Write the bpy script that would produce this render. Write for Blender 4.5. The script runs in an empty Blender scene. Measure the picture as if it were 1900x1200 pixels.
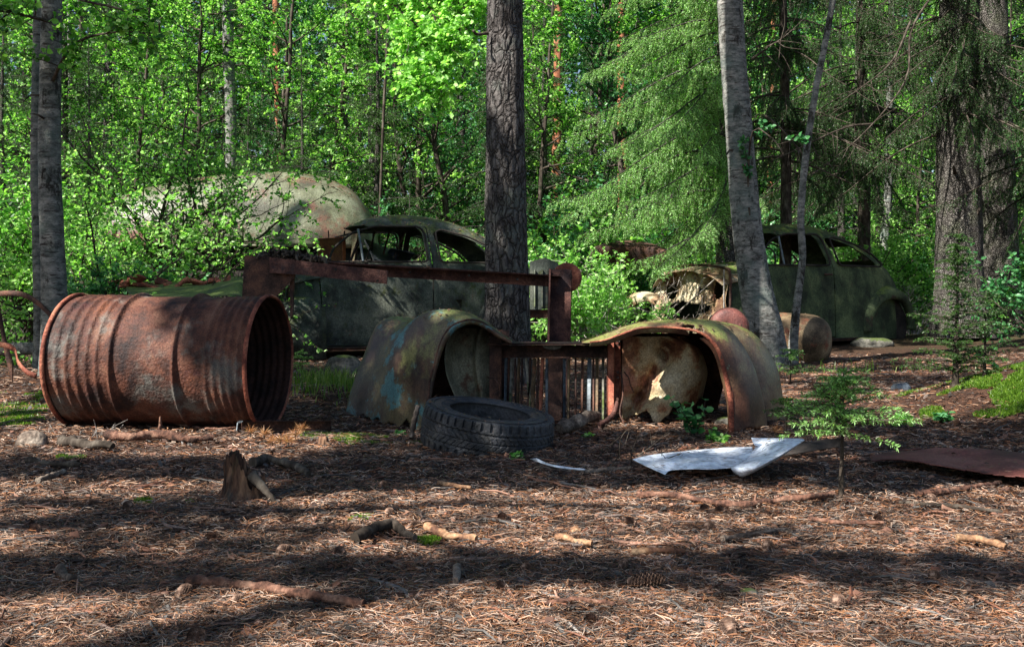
import bpy, math, random
import numpy as np
from mathutils import Vector, Matrix
rng = np.random.default_rng(11)
random.seed(11)
F, H, VH = 1850.0, 0.58, 547.0          # focal length in photo pixels, eye height, horizon row
scene = bpy.context.scene
COL = scene.collection

# ------------------------------------------------------------------ camera
cam_d = bpy.data.cameras.new('camera')
cam = bpy.data.objects.new('camera', cam_d)
COL.objects.link(cam)
cam.location = (0, 0, H)
cam.rotation_euler = (math.radians(90), 0, 0)
cam_d.sensor_width = 36
cam_d.lens = 36 * F / 1900
cam_d.shift_y = -(600 - VH) / 1900
cam_d.clip_start = 0.05
cam_d.clip_end = 800
scene.camera = cam
# ------------------------------------------------------------------ sky and sun
SUN = Vector((-0.56, -0.42, 0.71)).normalized()
elev = math.asin(SUN.z)
world = bpy.data.worlds.new('World')
scene.world = world
world.use_nodes = True
wn = world.node_tree.nodes
sky = wn.new('ShaderNodeTexSky')
sky.sky_type = 'NISHITA'
sky.sun_disc = False
sky.sun_elevation = elev
sky.sun_rotation = math.atan2(SUN.x, SUN.y)
world.node_tree.links.new(sky.outputs[0], wn['Background'].inputs[0])
wn['Background'].inputs[1].default_value = 0.055
sun_d = bpy.data.lights.new('sun', 'SUN')
sun_d.energy = 5.0
sun_d.angle = math.radians(0.53)
sun_d.color = (1.0, 0.95, 0.88)
sun = bpy.data.objects.new('sun', sun_d)
COL.objects.link(sun)
sun.rotation_euler = SUN.to_track_quat('Z', 'Y').to_euler()
scene.view_settings.view_transform = 'Standard'
scene.view_settings.look = 'None'
scene.view_settings.exposure = 1.32
scene.view_settings.gamma = 1
scene.cycles.max_bounces = 7
scene.cycles.diffuse_bounces = 4
scene.cycles.glossy_bounces = 2
scene.cycles.transmission_bounces = 5
scene.cycles.use_denoising = True

# ------------------------------------------------------------------ helpers
def P(u, v, Y):
    return ((u - 950) / F * Y, Y, H - (v - VH) / F * Y)

def GY(v):
    return F * H / (v - VH)

def hash3(ix, iy, iz, seed):
    n = (ix * 374761393 + iy * 668265263 + iz * 2147483647 + seed * 1274126177) & 0xffffffff
    n = ((n ^ (n >> 13)) * 1274126177) & 0xffffffff
    n = ((n ^ (n >> 16)) * 2246822519) & 0xffffffff
    return ((n ^ (n >> 15)) & 0xffff) / 65535.0

def vnoise(p, scale=1.0, seed=0, octaves=1):
    """value noise, -1..1, for an N x 3 array"""
    p = np.atleast_2d(np.asarray(p, float)) * scale
    tot = np.zeros(len(p)); amp = 1.0; norm = 0
    for o in range(octaves):
        q = p * (2 ** o) + o * 17.3
        i = np.floor(q).astype(np.int64); f = q - i
        f = f * f * (3 - 2 * f)
        r = 0
        for dx in (0, 1):
            for dy in (0, 1):
                for dz in (0, 1):
                    w = (f[:, 0] if dx else 1 - f[:, 0]) * (f[:, 1] if dy else 1 - f[:, 1]) * (f[:, 2] if dz else 1 - f[:, 2])
                    r = r + w * hash3(i[:, 0] + dx, i[:, 1] + dy, i[:, 2] + dz, seed + o)
        tot += amp * (2 * r - 1); norm += amp; amp *= .5
    return tot / norm

def sstep(a, b, x):
    t = np.clip((x - a) / (b - a), 0, 1)
    return t * t * (3 - 2 * t)

def gz(x, y):
    """ground height"""
    x = np.atleast_1d(np.asarray(x, float)); y = np.atleast_1d(np.asarray(y, float))
    p = np.stack([x, y, 0 * x], -1)
    z = 0.018 * vnoise(p, 1.1, 3, 2) + (0.010 * vnoise(p, 6, 5, 2) + .006 * vnoise(p, 16, 15)) * sstep(30, 10, y)
    z = z + 0.22 * np.exp(-((x - 2.62) / .62) ** 2 - ((y - 4.9) / .5) ** 2)
    z = z + 0.10 * np.exp(-((x - 2.42) / .34) ** 2 - ((y - 4.55) / .26) ** 2)
    z = z + 0.10 * np.exp(-((x + 1.05) / .5) ** 2 - ((y - 5.3) / .5) ** 2)
    z = z + 0.10 * np.exp(-((x + 3.3) / .8) ** 2 - ((y - 6.3) / 1.0) ** 2)
    z = z + 0.05 * sstep(2.5, 6, x) * sstep(3, 7, y) + .12 * vnoise(p, .35, 9) * sstep(9, 14, y)
    z = z + 3.2 * sstep(14, 48, y)
    return z

def g1(x, y):
    return float(gz(x, y)[0])

class MB:
    """collects faces (any mix of 3 and 4 corners) with material slots, then links them as ONE mesh object"""
    def __init__(s):
        s.v, s.f, s.n = [], [], 0
    def add(s, verts, faces, m=0):
        verts = np.asarray(verts, float).reshape(-1, 3)
        if isinstance(faces, np.ndarray):
            s.f.append((faces + s.n, m))
        else:
            by = {}
            for q in faces:
                by.setdefault(len(q), []).append(q)
            for k, q in by.items():
                s.f.append((np.array(q) + s.n, m))
        s.v.append(verts); s.n += len(verts)
        return s
    def mesh(s, name, mats, smooth=True):
        me = bpy.data.meshes.new(name)
        V = np.concatenate(s.v) if s.v else np.zeros((0, 3))
        me.vertices.add(len(V)); me.vertices.foreach_set('co', V.ravel())
        idx = np.concatenate([f.ravel() for f, m in s.f])
        tot = np.concatenate([np.full(len(f), f.shape[1]) for f, m in s.f])
        mi = np.concatenate([np.full(len(f), m) for f, m in s.f])
        me.loops.add(len(idx)); me.loops.foreach_set('vertex_index', idx.astype(np.int32))
        me.polygons.add(len(tot))
        me.polygons.foreach_set('loop_start', np.concatenate([[0], np.cumsum(tot)[:-1]]).astype(np.int32))
        me.polygons.foreach_set('material_index', mi.astype(np.int32))
        me.polygons.foreach_set('use_smooth', np.full(len(tot), bool(smooth)))
        for m in (mats if isinstance(mats, (list, tuple)) else [mats]):
            me.materials.append(m)
        me.update(calc_edges=True)
        return me
    def build(s, name, mats, parent=None, smooth=True):
        return link(name, s.mesh(name, mats, smooth), parent)

def link(name, me, parent=None):
    o = bpy.data.objects.new(name, me)
    COL.objects.link(o)
    if parent is not None:
        o.parent = parent
    return o

def tag(o, label, cat, group=None, kind=None):
    o['label'] = label; o['category'] = cat
    if group: o['group'] = group
    if kind: o['kind'] = kind
    return o

def thing(name, label, cat, loc=(0, 0, 0), rz=0, group=None):
    o = bpy.data.objects.new(name, None); COL.objects.link(o)
    o.location = loc; o.rotation_euler = (0, 0, rz); o.empty_display_size = .1
    return tag(o, label, cat, group)

def dup(root, loc, rz=0, sc=1, label=None, group=None, cat=None):
    r = root.copy(); COL.objects.link(r); r.location = loc; r.rotation_euler = (r.rotation_euler[0], r.rotation_euler[1], rz)
    r.scale = (sc, sc, sc) if not isinstance(sc, (tuple, list)) else sc
    if label: r['label'] = label
    if group: r['group'] = group
    if cat: r['category'] = cat
    for ch in list(root.children):
        c = ch.copy(); COL.objects.link(c); c.parent = r
        for g in ch.children:
            d = g.copy(); COL.objects.link(d); d.parent = c
    return r

def catmull(pts, n):
    p = np.asarray(pts, float)
    if len(p) == 2:
        t = np.linspace(0, 1, n)[:, None]
        return p[0] * (1 - t) + p[1] * t
    d = np.concatenate([[0], np.cumsum(np.linalg.norm(np.diff(p, axis=0), axis=1) + 1e-9)])
    q = np.vstack([2 * p[0] - p[1], p, 2 * p[-1] - p[-2]])
    ts = np.linspace(0, d[-1], n)
    k = np.clip(np.searchsorted(d, ts, 'right') - 1, 0, len(p) - 2)
    u = ((ts - d[k]) / (d[k + 1] - d[k]))[:, None]
    a, b, c, e = q[k], q[k + 1], q[k + 2], q[k + 3]
    return .5 * (2 * b + (c - a) * u + (2 * a - 5 * b + 4 * c - e) * u ** 2 + (3 * b - a - 3 * c + e) * u ** 3)

def tube(mb, pts, rad, sides=6, m=0, cap=True):
    pts = np.asarray(pts, float); n = len(pts)
    rad = np.broadcast_to(np.asarray(rad, float), (n,))
    t = np.gradient(pts, axis=0); t /= np.linalg.norm(t, axis=1)[:, None] + 1e-12
    ref = np.array([0, 0, 1.]) if abs(t[0, 2]) < .9 else np.array([1., 0, 0])
    a = np.cross(t, ref); a /= np.linalg.norm(a, axis=1)[:, None] + 1e-9
    b = np.cross(t, a)
    th = np.arange(sides) * 2 * np.pi / sides
    V = pts[:, None] + rad[:, None, None] * (a[:, None] * np.cos(th)[None, :, None] + b[:, None] * np.sin(th)[None, :, None])
    i = np.arange(n - 1)[:, None] * sides; j = np.arange(sides)[None]; k = (j + 1) % sides
    Q = np.stack([i + j, i + k, i + sides + k, i + sides + j], -1).reshape(-1, 4)
    mb.add(V.reshape(-1, 3), Q, m)
    if cap:
        mb.add(V[0], np.array([list(range(sides))[::-1]]), m)
        mb.add(V[-1], np.array([list(range(sides))]), m)
    return mb

def grid_faces(n, m, wrap=False):
    i = np.arange(n - 1)[:, None] * m
    j = np.arange(m if wrap else m - 1)[None]; k = (j + 1) % m
    return np.stack([i + j, i + k, i + m + k, i + m + j], -1).reshape(-1, 4)

def box(mb, c, s, m=0, R=None, bev=0.004):
    """box with chamfered edges"""
    hx, hy, hz = [q / 2 for q in s]; b = min(bev, hx * .45, hy * .45, hz * .45)
    V = []
    for sx in (-1, 1):
        for sy in (-1, 1):
            for sz in (-1, 1):
                V += [(sx * (hx - b), sy * (hy - b), sz * hz), (sx * (hx - b), sy * hy, sz * (hz - b)), (sx * hx, sy * (hy - b), sz * (hz - b))]
    V = np.array(V)
    import itertools
    def vid(sx, sy, sz, k): return (((sx > 0) * 2 + (sy > 0)) * 2 + (sz > 0)) * 3 + k
    Fq = []
    for s1 in (-1, 1):
        Fq.append([vid(-1, -1, s1, 0), vid(1, -1, s1, 0), vid(1, 1, s1, 0), vid(-1, 1, s1, 0)])
        Fq.append([vid(-1, s1, -1, 1), vid(1, s1, -1, 1), vid(1, s1, 1, 1), vid(-1, s1, 1, 1)])
        Fq.append([vid(s1, -1, -1, 2), vid(s1, 1, -1, 2), vid(s1, 1, 1, 2), vid(s1, -1, 1, 2)])
        for s2 in (-1, 1):
            Fq.append([vid(-1, s1, s2, 0), vid(1, s1, s2, 0), vid(1, s1, s2, 1), vid(-1, s1, s2, 1)])
            Fq.append([vid(s1, -1, s2, 0), vid(s1, 1, s2, 0), vid(s1, 1, s2, 2), vid(s1, -1, s2, 2)])
            Fq.append([vid(s1, s2, -1, 1), vid(s1, s2, 1, 1), vid(s1, s2, 1, 2), vid(s1, s2, -1, 2)])
    T = [[vid(a, b_, c_, 0), vid(a, b_, c_, 1), vid(a, b_, c_, 2)] for a in (-1, 1) for b_ in (-1, 1) for c_ in (-1, 1)]
    if R is not None: V = V @ np.array(R).T
    mb.add(V + np.array(c), Fq + T, m)
    return mb

def rotm(rx=0, ry=0, rz=0):
    return np.array((Matrix.Rotation(rz, 3, 'Z') @ Matrix.Rotation(ry, 3, 'Y') @ Matrix.Rotation(rx, 3, 'X')))

def beam(mb, a, b, w, d, m=0, up=(0, 0, 1), bev=.004):
    """rectangular bar from a to b: w across (up direction), d the other way"""
    a = Vector(a); b = Vector(b); x = (b - a); L = x.length; x.normalize()
    z = Vector(up); z = (z - x * z.dot(x)).normalized(); y = z.cross(x)
    R = np.array([[x[i], y[i], z[i]] for i in range(3)])
    return box(mb, (a + b) / 2, (L, d, w), m, R, bev)

def solidify(o, t, offset=0, bevel=0):
    md = o.modifiers.new('solid', 'SOLIDIFY'); md.thickness = t; md.offset = offset
    return o

def flip_fix(o):
    return o

# ------------------------------------------------------------------ materials
def nmat(name):
    m = bpy.data.materials.new(name); m.use_nodes = True
    nt = m.node_tree; nt.nodes.clear()
    return m, nt, nt.nodes, nt.links

def ramp(nd, stops, interp='LINEAR'):
    r = nd.new('ShaderNodeValToRGB'); r.color_ramp.interpolation = interp
    e = r.color_ramp.elements
    while len(e) < len(stops): e.new(.5)
    for k, (p, c) in enumerate(stops):
        e[k].position = p
        e[k].color = (*c, 1) if not isinstance(c, (int, float)) else (c, c, c, 1)
    return r

def surf(name, stops, scale=6, detail=8, stretch=(1, 1, 1), layers=(), rough=.8, bump=.3, bscale=40, bdist=.01, metal=0, spec=.35, sheet=True):
    """procedural surface: a noise ramp, then patches [(colour, scale, lo, hi, direction)], fine bump"""
    m, nt, nd, lk = nmat(name)
    out = nd.new('ShaderNodeOutputMaterial'); bs = nd.new('ShaderNodeBsdfPrincipled')
    tc = nd.new('ShaderNodeTexCoord'); mp = nd.new('ShaderNodeMapping'); mp.inputs['Scale'].default_value = stretch
    lk.new(tc.outputs['Object'], mp.inputs[0])
    nz = nd.new('ShaderNodeTexNoise'); nz.inputs['Scale'].default_value = scale; nz.inputs['Detail'].default_value = detail; nz.inputs['Roughness'].default_value = .65
    lk.new(mp.outputs[0], nz.inputs['Vector'])
    ct = nd.new('ShaderNodeMapRange'); ct.inputs[1].default_value = .22; ct.inputs[2].default_value = .78; lk.new(nz.outputs[0], ct.inputs[0])
    r = ramp(nd, stops); lk.new(ct.outputs[0], r.inputs[0])
    col = r.outputs[0]
    for k, (c, sc, lo, hi, how) in enumerate(layers):
        n2 = nd.new('ShaderNodeTexNoise'); n2.inputs['Scale'].default_value = sc; n2.inputs['Detail'].default_value = 9; n2.inputs['Roughness'].default_value = .7
        off = nd.new('ShaderNodeVectorMath'); off.operation = 'ADD'; off.inputs[1].default_value = (3.1 * k + 1, 7.7 * k, 1.3 * k)
        lk.new(mp.outputs[0], off.inputs[0]); lk.new(off.outputs[0], n2.inputs['Vector'])
        mr = nd.new('ShaderNodeMapRange'); mr.interpolation_type = 'SMOOTHSTEP'
        mr.inputs['From Min'].default_value = lo; mr.inputs['From Max'].default_value = hi
        src = n2.outputs[0]
        if how == 'up':       # moss and litter settle on upward faces
            ge = nd.new('ShaderNodeNewGeometry'); sx = nd.new('ShaderNodeSeparateXYZ'); lk.new(ge.outputs['Normal'], sx.inputs[0])
            ma = nd.new('ShaderNodeMath'); ma.operation = 'MULTIPLY_ADD'; lk.new(sx.outputs[2], ma.inputs[0]); ma.inputs[1].default_value = .35; lk.new(src, ma.inputs[2]); src = ma.outputs[0]
        lk.new(src, mr.inputs[0])
        mx = nd.new('ShaderNodeMix'); mx.data_type = 'RGBA'
        lk.new(mr.outputs[0], mx.inputs[0]); lk.new(col, mx.inputs[6]); mx.inputs[7].default_value = (*c, 1)
        col = mx.outputs[2]
    # fine grain in the colour
    ng = nd.new('ShaderNodeTexNoise'); ng.inputs['Scale'].default_value = bscale * 2.2; ng.inputs['Detail'].default_value = 4
    lk.new(mp.outputs[0], ng.inputs['Vector'])
    gr = nd.new('ShaderNodeMapRange'); gr.inputs['To Min'].default_value = .55; gr.inputs['To Max'].default_value = 1.4; gr.inputs['From Min'].default_value = .3; gr.inputs['From Max'].default_value = .7
    lk.new(ng.outputs[0], gr.inputs[0])
    mm = nd.new('ShaderNodeVectorMath'); mm.operation = 'MULTIPLY'; lk.new(col, mm.inputs[0]); lk.new(gr.outputs[0], mm.inputs[1])
    lk.new(mm.outputs[0], bs.inputs['Base Color'])
    bs.inputs['Roughness'].default_value = rough; bs.inputs['Metallic'].default_value = metal
    bs.inputs['Specular IOR Level'].default_value = spec
    nb = nd.new('ShaderNodeTexNoise'); nb.inputs['Scale'].default_value = bscale; nb.inputs['Detail'].default_value = 6
    lk.new(mp.outputs[0], nb.inputs['Vector'])
    bp = nd.new('ShaderNodeBump'); bp.inputs['Strength'].default_value = bump; bp.inputs['Distance'].default_value = bdist
    lk.new(nb.outputs[0], bp.inputs['Height']); lk.new(bp.outputs[0], bs.inputs['Normal'])
    lk.new(bs.outputs[0], out.inputs[0])
    return m

def leafmat(name, cols, trans=.45, rough=.38, tcol=None, patch=None):
    """foliage: colour differs leaf by leaf, part of the light passes through"""
    m, nt, nd, lk = nmat(name)
    out = nd.new('ShaderNodeOutputMaterial')
    ge = nd.new('ShaderNodeNewGeometry')
    r = ramp(nd, [(k / (len(cols) - 1), c) for k, c in enumerate(cols)]); lk.new(ge.outputs['Random Per Island'], r.inputs[0])
    bs = nd.new('ShaderNodeBsdfPrincipled'); bs.inputs['Roughness'].default_value = rough; bs.inputs['Specular IOR Level'].default_value = .4
    lk.new(r.outputs[0], bs.inputs['Base Color'])
    src = r.outputs[0]
    if patch:      # random tone patches across the litter
        tc = nd.new('ShaderNodeTexCoord'); pn = nd.new('ShaderNodeTexNoise'); pn.inputs['Scale'].default_value = patch; pn.inputs['Detail'].default_value = 7; pn.inputs['Roughness'].default_value = .7; lk.new(tc.outputs['Object'], pn.inputs['Vector'])
        pm = nd.new('ShaderNodeMapRange'); pm.inputs[1].default_value = .38; pm.inputs[2].default_value = .62; pm.inputs[3].default_value = .30; pm.inputs[4].default_value = 1.35; lk.new(pn.outputs[0], pm.inputs[0])
        pv = nd.new('ShaderNodeVectorMath'); pv.operation = 'MULTIPLY'; lk.new(src, pv.inputs[0]); lk.new(pm.outputs[0], pv.inputs[1]); src = pv.outputs[0]; lk.new(src, bs.inputs['Base Color'])
    tr = nd.new('ShaderNodeBsdfTranslucent')
    vm = nd.new('ShaderNodeVectorMath'); vm.operation = 'MULTIPLY'; lk.new(src, vm.inputs[0]); vm.inputs[1].default_value = tcol or (1.35, 1.5, .75)
    lk.new(vm.outputs[0], tr.inputs[0])
    mx = nd.new('ShaderNodeMixShader'); mx.inputs[0].default_value = trans
    lk.new(bs.outputs[0], mx.inputs[1]); lk.new(tr.outputs[0], mx.inputs[2]); lk.new(mx.outputs[0], out.inputs[0])
    return m

def barkmat(name, kind):
    m, nt, nd, lk = nmat(name)
    out = nd.new('ShaderNodeOutputMaterial'); bs = nd.new('ShaderNodeBsdfPrincipled'); bs.inputs['Roughness'].default_value = .9; bs.inputs['Specular IOR Level'].default_value = .2
    tc = nd.new('ShaderNodeTexCoord')
    def mapped(s):
        mp = nd.new('ShaderNodeMapping'); mp.inputs['Scale'].default_value = s; lk.new(tc.outputs['Object'], mp.inputs[0]); return mp.outputs[0]
    def nz(vec, sc, det=8, ro=.65):
        n = nd.new('ShaderNodeTexNoise'); n.inputs['Scale'].default_value = sc; n.inputs['Detail'].default_value = det; n.inputs['Roughness'].default_value = ro; lk.new(vec, n.inputs['Vector']); return n.outputs[0]
    def mix(f, a, b):
        x = nd.new('ShaderNodeMix'); x.data_type = 'RGBA'; lk.new(f, x.inputs[0])
        for s, q in ((6, a), (7, b)):
            if isinstance(q, tuple): x.inputs[s].default_value = (*q, 1)
            else: lk.new(q, x.inputs[s])
        return x.outputs[2]
    def mr(v, a, b, c=0, d=1):
        x = nd.new('ShaderNodeMapRange'); x.inputs[1].default_value = a; x.inputs[2].default_value = b; x.inputs[3].default_value = c; x.inputs[4].default_value = d; lk.new(v, x.inputs[0]); return x.outputs[0]
    if kind == 'birch':
        a = nz(mapped((1, 1, 2.2)), 11, 12, .8); r = ramp(nd, [(.36, (.05, .052, .048)), (.48, (.16, .165, .15)), (.58, (.32, .31, .28)), (.66, (.44, .42, .38))]); lk.new(a, r.inputs[0])
        l = nz(mapped((1.5, 1.5, 9)), 7, 8); c = mix(mr(l, .55, .62), r.outputs[0], (.05, .04, .035))
        d = nz(mapped((1, 1, .6)), 7, 10, .75); c = mix(mr(d, .54, .60), c, (.035, .032, .026))
        g = nz(mapped((1, 1, 1)), 3, 5); c = mix(mr(g, .5, .7, 0, .6), c, (.12, .19, .17))
        h = nz(mapped((2, 2, 12)), 10, 12, .8); hs, hd = 1.0, .012
    elif kind in ('pine', 'spruce'):
        vo = nd.new('ShaderNodeTexVoronoi'); vo.feature = 'DISTANCE_TO_EDGE'
        wv = nd.new('ShaderNodeVectorMath'); wv.operation = 'ADD'
        dn = nd.new('ShaderNodeTexNoise'); dn.inputs['Scale'].default_value = 9; dn.inputs['Detail'].default_value = 6; lk.new(tc.outputs['Object'], dn.inputs['Vector'])
        sc_ = nd.new('ShaderNodeVectorMath'); sc_.operation = 'SCALE'; sc_.inputs[3].default_value = 2.6 if kind == 'pine' else 2.0; lk.new(dn.outputs[1], sc_.inputs[0])
        lk.new(mapped((1, 1, .28 if kind == 'pine' else .8)), wv.inputs[0]); 
        mpv = nd.new('ShaderNodeVectorMath'); mpv.operation = 'SCALE'; mpv.inputs[3].default_value = 26 if kind == 'pine' else 48; lk.new(wv.outputs[0], mpv.inputs[0])
        ad = nd.new('ShaderNodeVectorMath'); ad.operation = 'ADD'; lk.new(mpv.outputs[0], ad.inputs[0]); lk.new(sc_.outputs[0], ad.inputs[1])
        lk.new(ad.outputs[0], vo.inputs['Vector']); vo.inputs['Scale'].default_value = 1
        a = nz(mapped((1, 1, .5)), 22, 12, .85)
        r = ramp(nd, [(.38, (.038, .034, .032)), (.5, (.115, .102, .095)), (.64, (.26, .245, .23))] if kind == 'pine' else [(.38, (.04, .036, .03)), (.5, (.145, .13, .115)), (.64, (.34, .32, .29))]); lk.new(a, r.inputs[0])
        g = nz(mapped((1, 1, 1)), 4, 8, .7); c = mix(mr(g, .5, .66, 0, .7), r.outputs[0], (.17, .20, .17) if kind == 'pine' else (.15, .17, .10))
        c = mix(mr(vo.outputs[0], .0, .10, .9, 0), c, (.02, .016, .013))
        h0 = mr(vo.outputs[0], 0, .22); ma = nd.new('ShaderNodeMath'); ma.operation = 'MULTIPLY_ADD'; lk.new(a, ma.inputs[0]); ma.inputs[1].default_value = .8; lk.new(h0, ma.inputs[2]); h = ma.outputs[0]; hs, hd = 1.0, .03
    elif kind == 'redpine':
        a = nz(mapped((1, 1, .5)), 9, 9, .7); r = ramp(nd, [(.3, (.10, .035, .02)), (.5, (.34, .13, .07)), (.7, (.45, .22, .13))]); lk.new(a, r.inputs[0]); c = r.outputs[0]; h = a; hs, hd = .7, .01
    else:   # twigs and grey wood
        a = nz(mapped((1, 1, .4)), 20, 8, .7); r = ramp(nd, [(.36, (.018, .014, .010)), (.5, (.055, .043, .033)), (.66, (.14, .12, .095))]); lk.new(a, r.inputs[0]); c = r.outputs[0]; h = a; hs, hd = .5, .006
    lk.new(c, bs.inputs['Base Color'])
    bp = nd.new('ShaderNodeBump'); bp.inputs['Strength'].default_value = hs; bp.inputs['Distance'].default_value = hd; lk.new(h, bp.inputs['Height']); lk.new(bp.outputs[0], bs.inputs['Normal'])
    lk.new(bs.outputs[0], out.inputs[0])
    return m

M = {}
M['drum'] = surf('drum_rust', [(.28, (.018, .008, .007)), (.44, (.055, .020, .012)), (.56, (.105, .036, .020)), (.74, (.155, .070, .042))], 7, 12, (1, 1, 1),
                 [((.125, .12, .105), 4.0, .50, .66, 'any'), ((.075, .028, .020), 12, .50, .66, 'any'), ((.17, .058, .026), 6, .56, .72, 'any'), ((.07, .022, .018), 7, .58, .70, 'any')], .72, .75, 90, .008)
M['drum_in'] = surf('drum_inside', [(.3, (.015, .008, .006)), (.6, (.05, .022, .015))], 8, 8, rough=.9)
M['drum2'] = surf('drum_olive', [(.3, (.06, .04, .02)), (.5, (.16, .11, .06)), (.7, (.28, .20, .11))], 5, 9, (1, 1, 1), [((.20, .06, .03), 6, .55, .65, 'any')], .7, .4, 60)
M['rustdark'] = surf('dark_rust', [(.3, (.022, .012, .010)), (.5, (.06, .03, .022)), (.7, (.12, .055, .035))], 10, 10, rough=.85, bump=.6, bscale=70)
M['rustbeam'] = surf('beam_rust', [(.3, (.035, .014, .012)), (.5, (.085, .034, .026)), (.7, (.16, .07, .05))], 12, 10, (1, 1, 1), [((.05, .03, .03), 5, .55, .65, 'any')], .8, .6, 80)
M['rustred'] = surf('red_rust', [(.3, (.10, .025, .015)), (.5, (.24, .07, .04)), (.7, (.36, .14, .08))], 10, 10, rough=.8, bump=.5, bscale=70)
M['fender'] = surf('fender_paint', [(.3, (.022, .012, .009)), (.45, (.06, .032, .02)), (.57, (.075, .055, .028)), (.74, (.12, .095, .045))], 4, 10, (1, 1, 1),
                   [((.06, .15, .16), 4.6, .52, .57, 'any'), ((.13, .13, .045), 2.5, .52, .62, 'any'), ((.035, .018, .014), 3, .56, .66, 'any'), ((.12, .14, .035), 5, .74, .9, 'up')], .5, .35, 60, .004, spec=.5)
M['fenderR'] = surf('fender_paint_olive', [(.3, (.07, .03, .018)), (.45, (.14, .075, .04)), (.55, (.17, .12, .06)), (.7, (.22, .18, .09))], 3.5, 10, (1, 1, 1),
                    [((.15, .26, .17), 5, .60, .64, 'any'), ((.10, .035, .022), 4.2, .56, .66, 'any'), ((.20, .22, .06), 4, .74, .86, 'up')], .45, .35, 60, .004, spec=.5)
M['inner'] = surf('wheel_well', [(.3, (.10, .04, .02)), (.42, (.24, .11, .05)), (.52, (.34, .27, .15)), (.74, (.46, .40, .27))], 6, 11, (1, 1, 1),
                  [((.13, .05, .03), 9, .55, .68, 'any'), ((.42, .20, .15), 3, .56, .72, 'any'), ((.045, .03, .02), 38, .62, .70, 'any')], .7, .4, 60)
M['innerL'] = surf('wheel_well_green', [(.3, (.05, .045, .03)), (.5, (.12, .12, .08)), (.7, (.20, .19, .13))], 6, 11, (1, 1, 1), [((.10, .05, .03), 9, .55, .68, 'any')], .7, .4, 60)
M['carL'] = surf('old_grey_paint', [(.3, (.018, .022, .018)), (.5, (.055, .068, .055)), (.72, (.12, .13, .10))], 5, 12, (1, 1, .8),
                 [((.045, .055, .02), 9, .52, .66, 'any'), ((.10, .04, .025), 5, .60, .70, 'any'), ((.26, .27, .23), 55, .64, .70, 'any'), ((.07, .09, .02), 8, .74, .9, 'up')], .75, .5, 50)
M['carR'] = surf('mossy_green_paint', [(.3, (.018, .026, .013)), (.5, (.05, .072, .032)), (.72, (.11, .14, .06))], 4, 12, (1, 1, .8),
                 [((.05, .03, .02), 6, .58, .70, 'any'), ((.10, .14, .03), 8, .70, .85, 'up')], .8, .5, 40)
M['nose'] = surf('flaked_cream_rust', [(.3, (.10, .05, .03)), (.42, (.24, .15, .08)), (.54, (.40, .32, .20)), (.7, (.50, .44, .31))], 4, 12, (1, 1, 1),
                 [((.16, .055, .03), 6, .55, .64, 'any'), ((.05, .035, .02), 14, .60, .70, 'any')], .7, .5, 50)
M['dome'] = surf('pale_green_paint', [(.3, (.07, .07, .045)), (.5, (.14, .15, .09)), (.7, (.21, .225, .15))], 3, 10, (1, 1, 1),
                 [((.17, .075, .05), 1.6, .50, .64, 'any'), ((.10, .05, .035), 12, .58, .70, 'any'), ((.055, .06, .03), 4, .54, .72, 'any'), ((.05, .07, .02), 9, .78, .95, 'up')], .45, .3, 40, spec=.5)
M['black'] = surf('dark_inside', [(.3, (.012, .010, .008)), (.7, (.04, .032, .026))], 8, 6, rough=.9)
M['orange'] = surf('orange_board', [(.3, (.20, .05, .02)), (.6, (.42, .14, .05))], 8, 6, rough=.8)
M['bluegrey'] = surf('blue_grey_metal', [(.3, (.05, .06, .07)), (.6, (.15, .18, .20))], 8, 8, rough=.5, bump=.3)
M['tyre'] = surf('old_rubber', [(.3, (.012, .013, .015)), (.5, (.03, .032, .036)), (.7, (.06, .062, .068))], 7, 10, (1, 1, 1), [((.07, .065, .055), 7, .52, .70, 'any'), ((.09, .07, .05), 14, .80, .95, 'up')], .6, .6, 60, spec=.45)
M['white'] = surf('white_sheet', [(.3, (.74, .81, .90)), (.7, (.80, .87, .95))], 5, 6, (1, 1, 1), [((.16, .11, .07), 45, .66, .70, 'any'), ((.20, .10, .05), 11, .68, .76, 'any')], .35, .08, 20, spec=.5)
M['plate'] = surf('red_brown_plate', [(.3, (.07, .022, .018)), (.5, (.14, .046, .036)), (.7, (.21, .085, .065))], 5, 10, rough=.6, bump=.35, bscale=60)
M['stone'] = surf('mossy_stone', [(.3, (.035, .035, .03)), (.5, (.10, .095, .078)), (.72, (.19, .18, .15))], 7, 10, (1, 1, 1), [((.07, .10, .02), 6, .70, .85, 'up')], .9, .8, 30)
M['wood'] = surf('grey_wood', [(.3, (.06, .045, .035)), (.5, (.17, .13, .10)), (.7, (.30, .25, .20))], 12, 10, (1, 1, 1), rough=.9, bump=.8, bscale=50)
M['redwood'] = surf('pine_branch_bark', [(.3, (.04, .02, .014)), (.5, (.13, .06, .038)), (.72, (.24, .135, .09))], 22, 10, rough=.9, bump=.8, bscale=60)
M['chip'] = surf('fresh_wood', [(.3, (.09, .04, .022)), (.5, (.25, .135, .07)), (.72, (.40, .26, .15))], 20, 8, rough=.8, bump=.6, bscale=60)
M['stump'] = surf('rotten_stump', [(.3, (.025, .014, .010)), (.5, (.10, .05, .03)), (.74, (.27, .15, .085))], 14, 12, (1, 1, .3), [((.06, .055, .045), 7, .48, .60, 'any'), ((.05, .08, .02), 9, .56, .68, 'any')], .95, 1, 40, .015)
M['cone'] = surf('cone_brown', [(.3, (.06, .035, .025)), (.5, (.16, .095, .065)), (.7, (.28, .19, .14))], 60, 6, rough=.8)
M['moss'] = leafmat('moss_green', [(.05, .11, .01), (.10, .20, .02), (.20, .32, .04)], .4)
M['grass'] = leafmat('grass_blades', [(.06, .13, .02), (.12, .22, .03), (.22, .26, .08)], .4)
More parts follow.
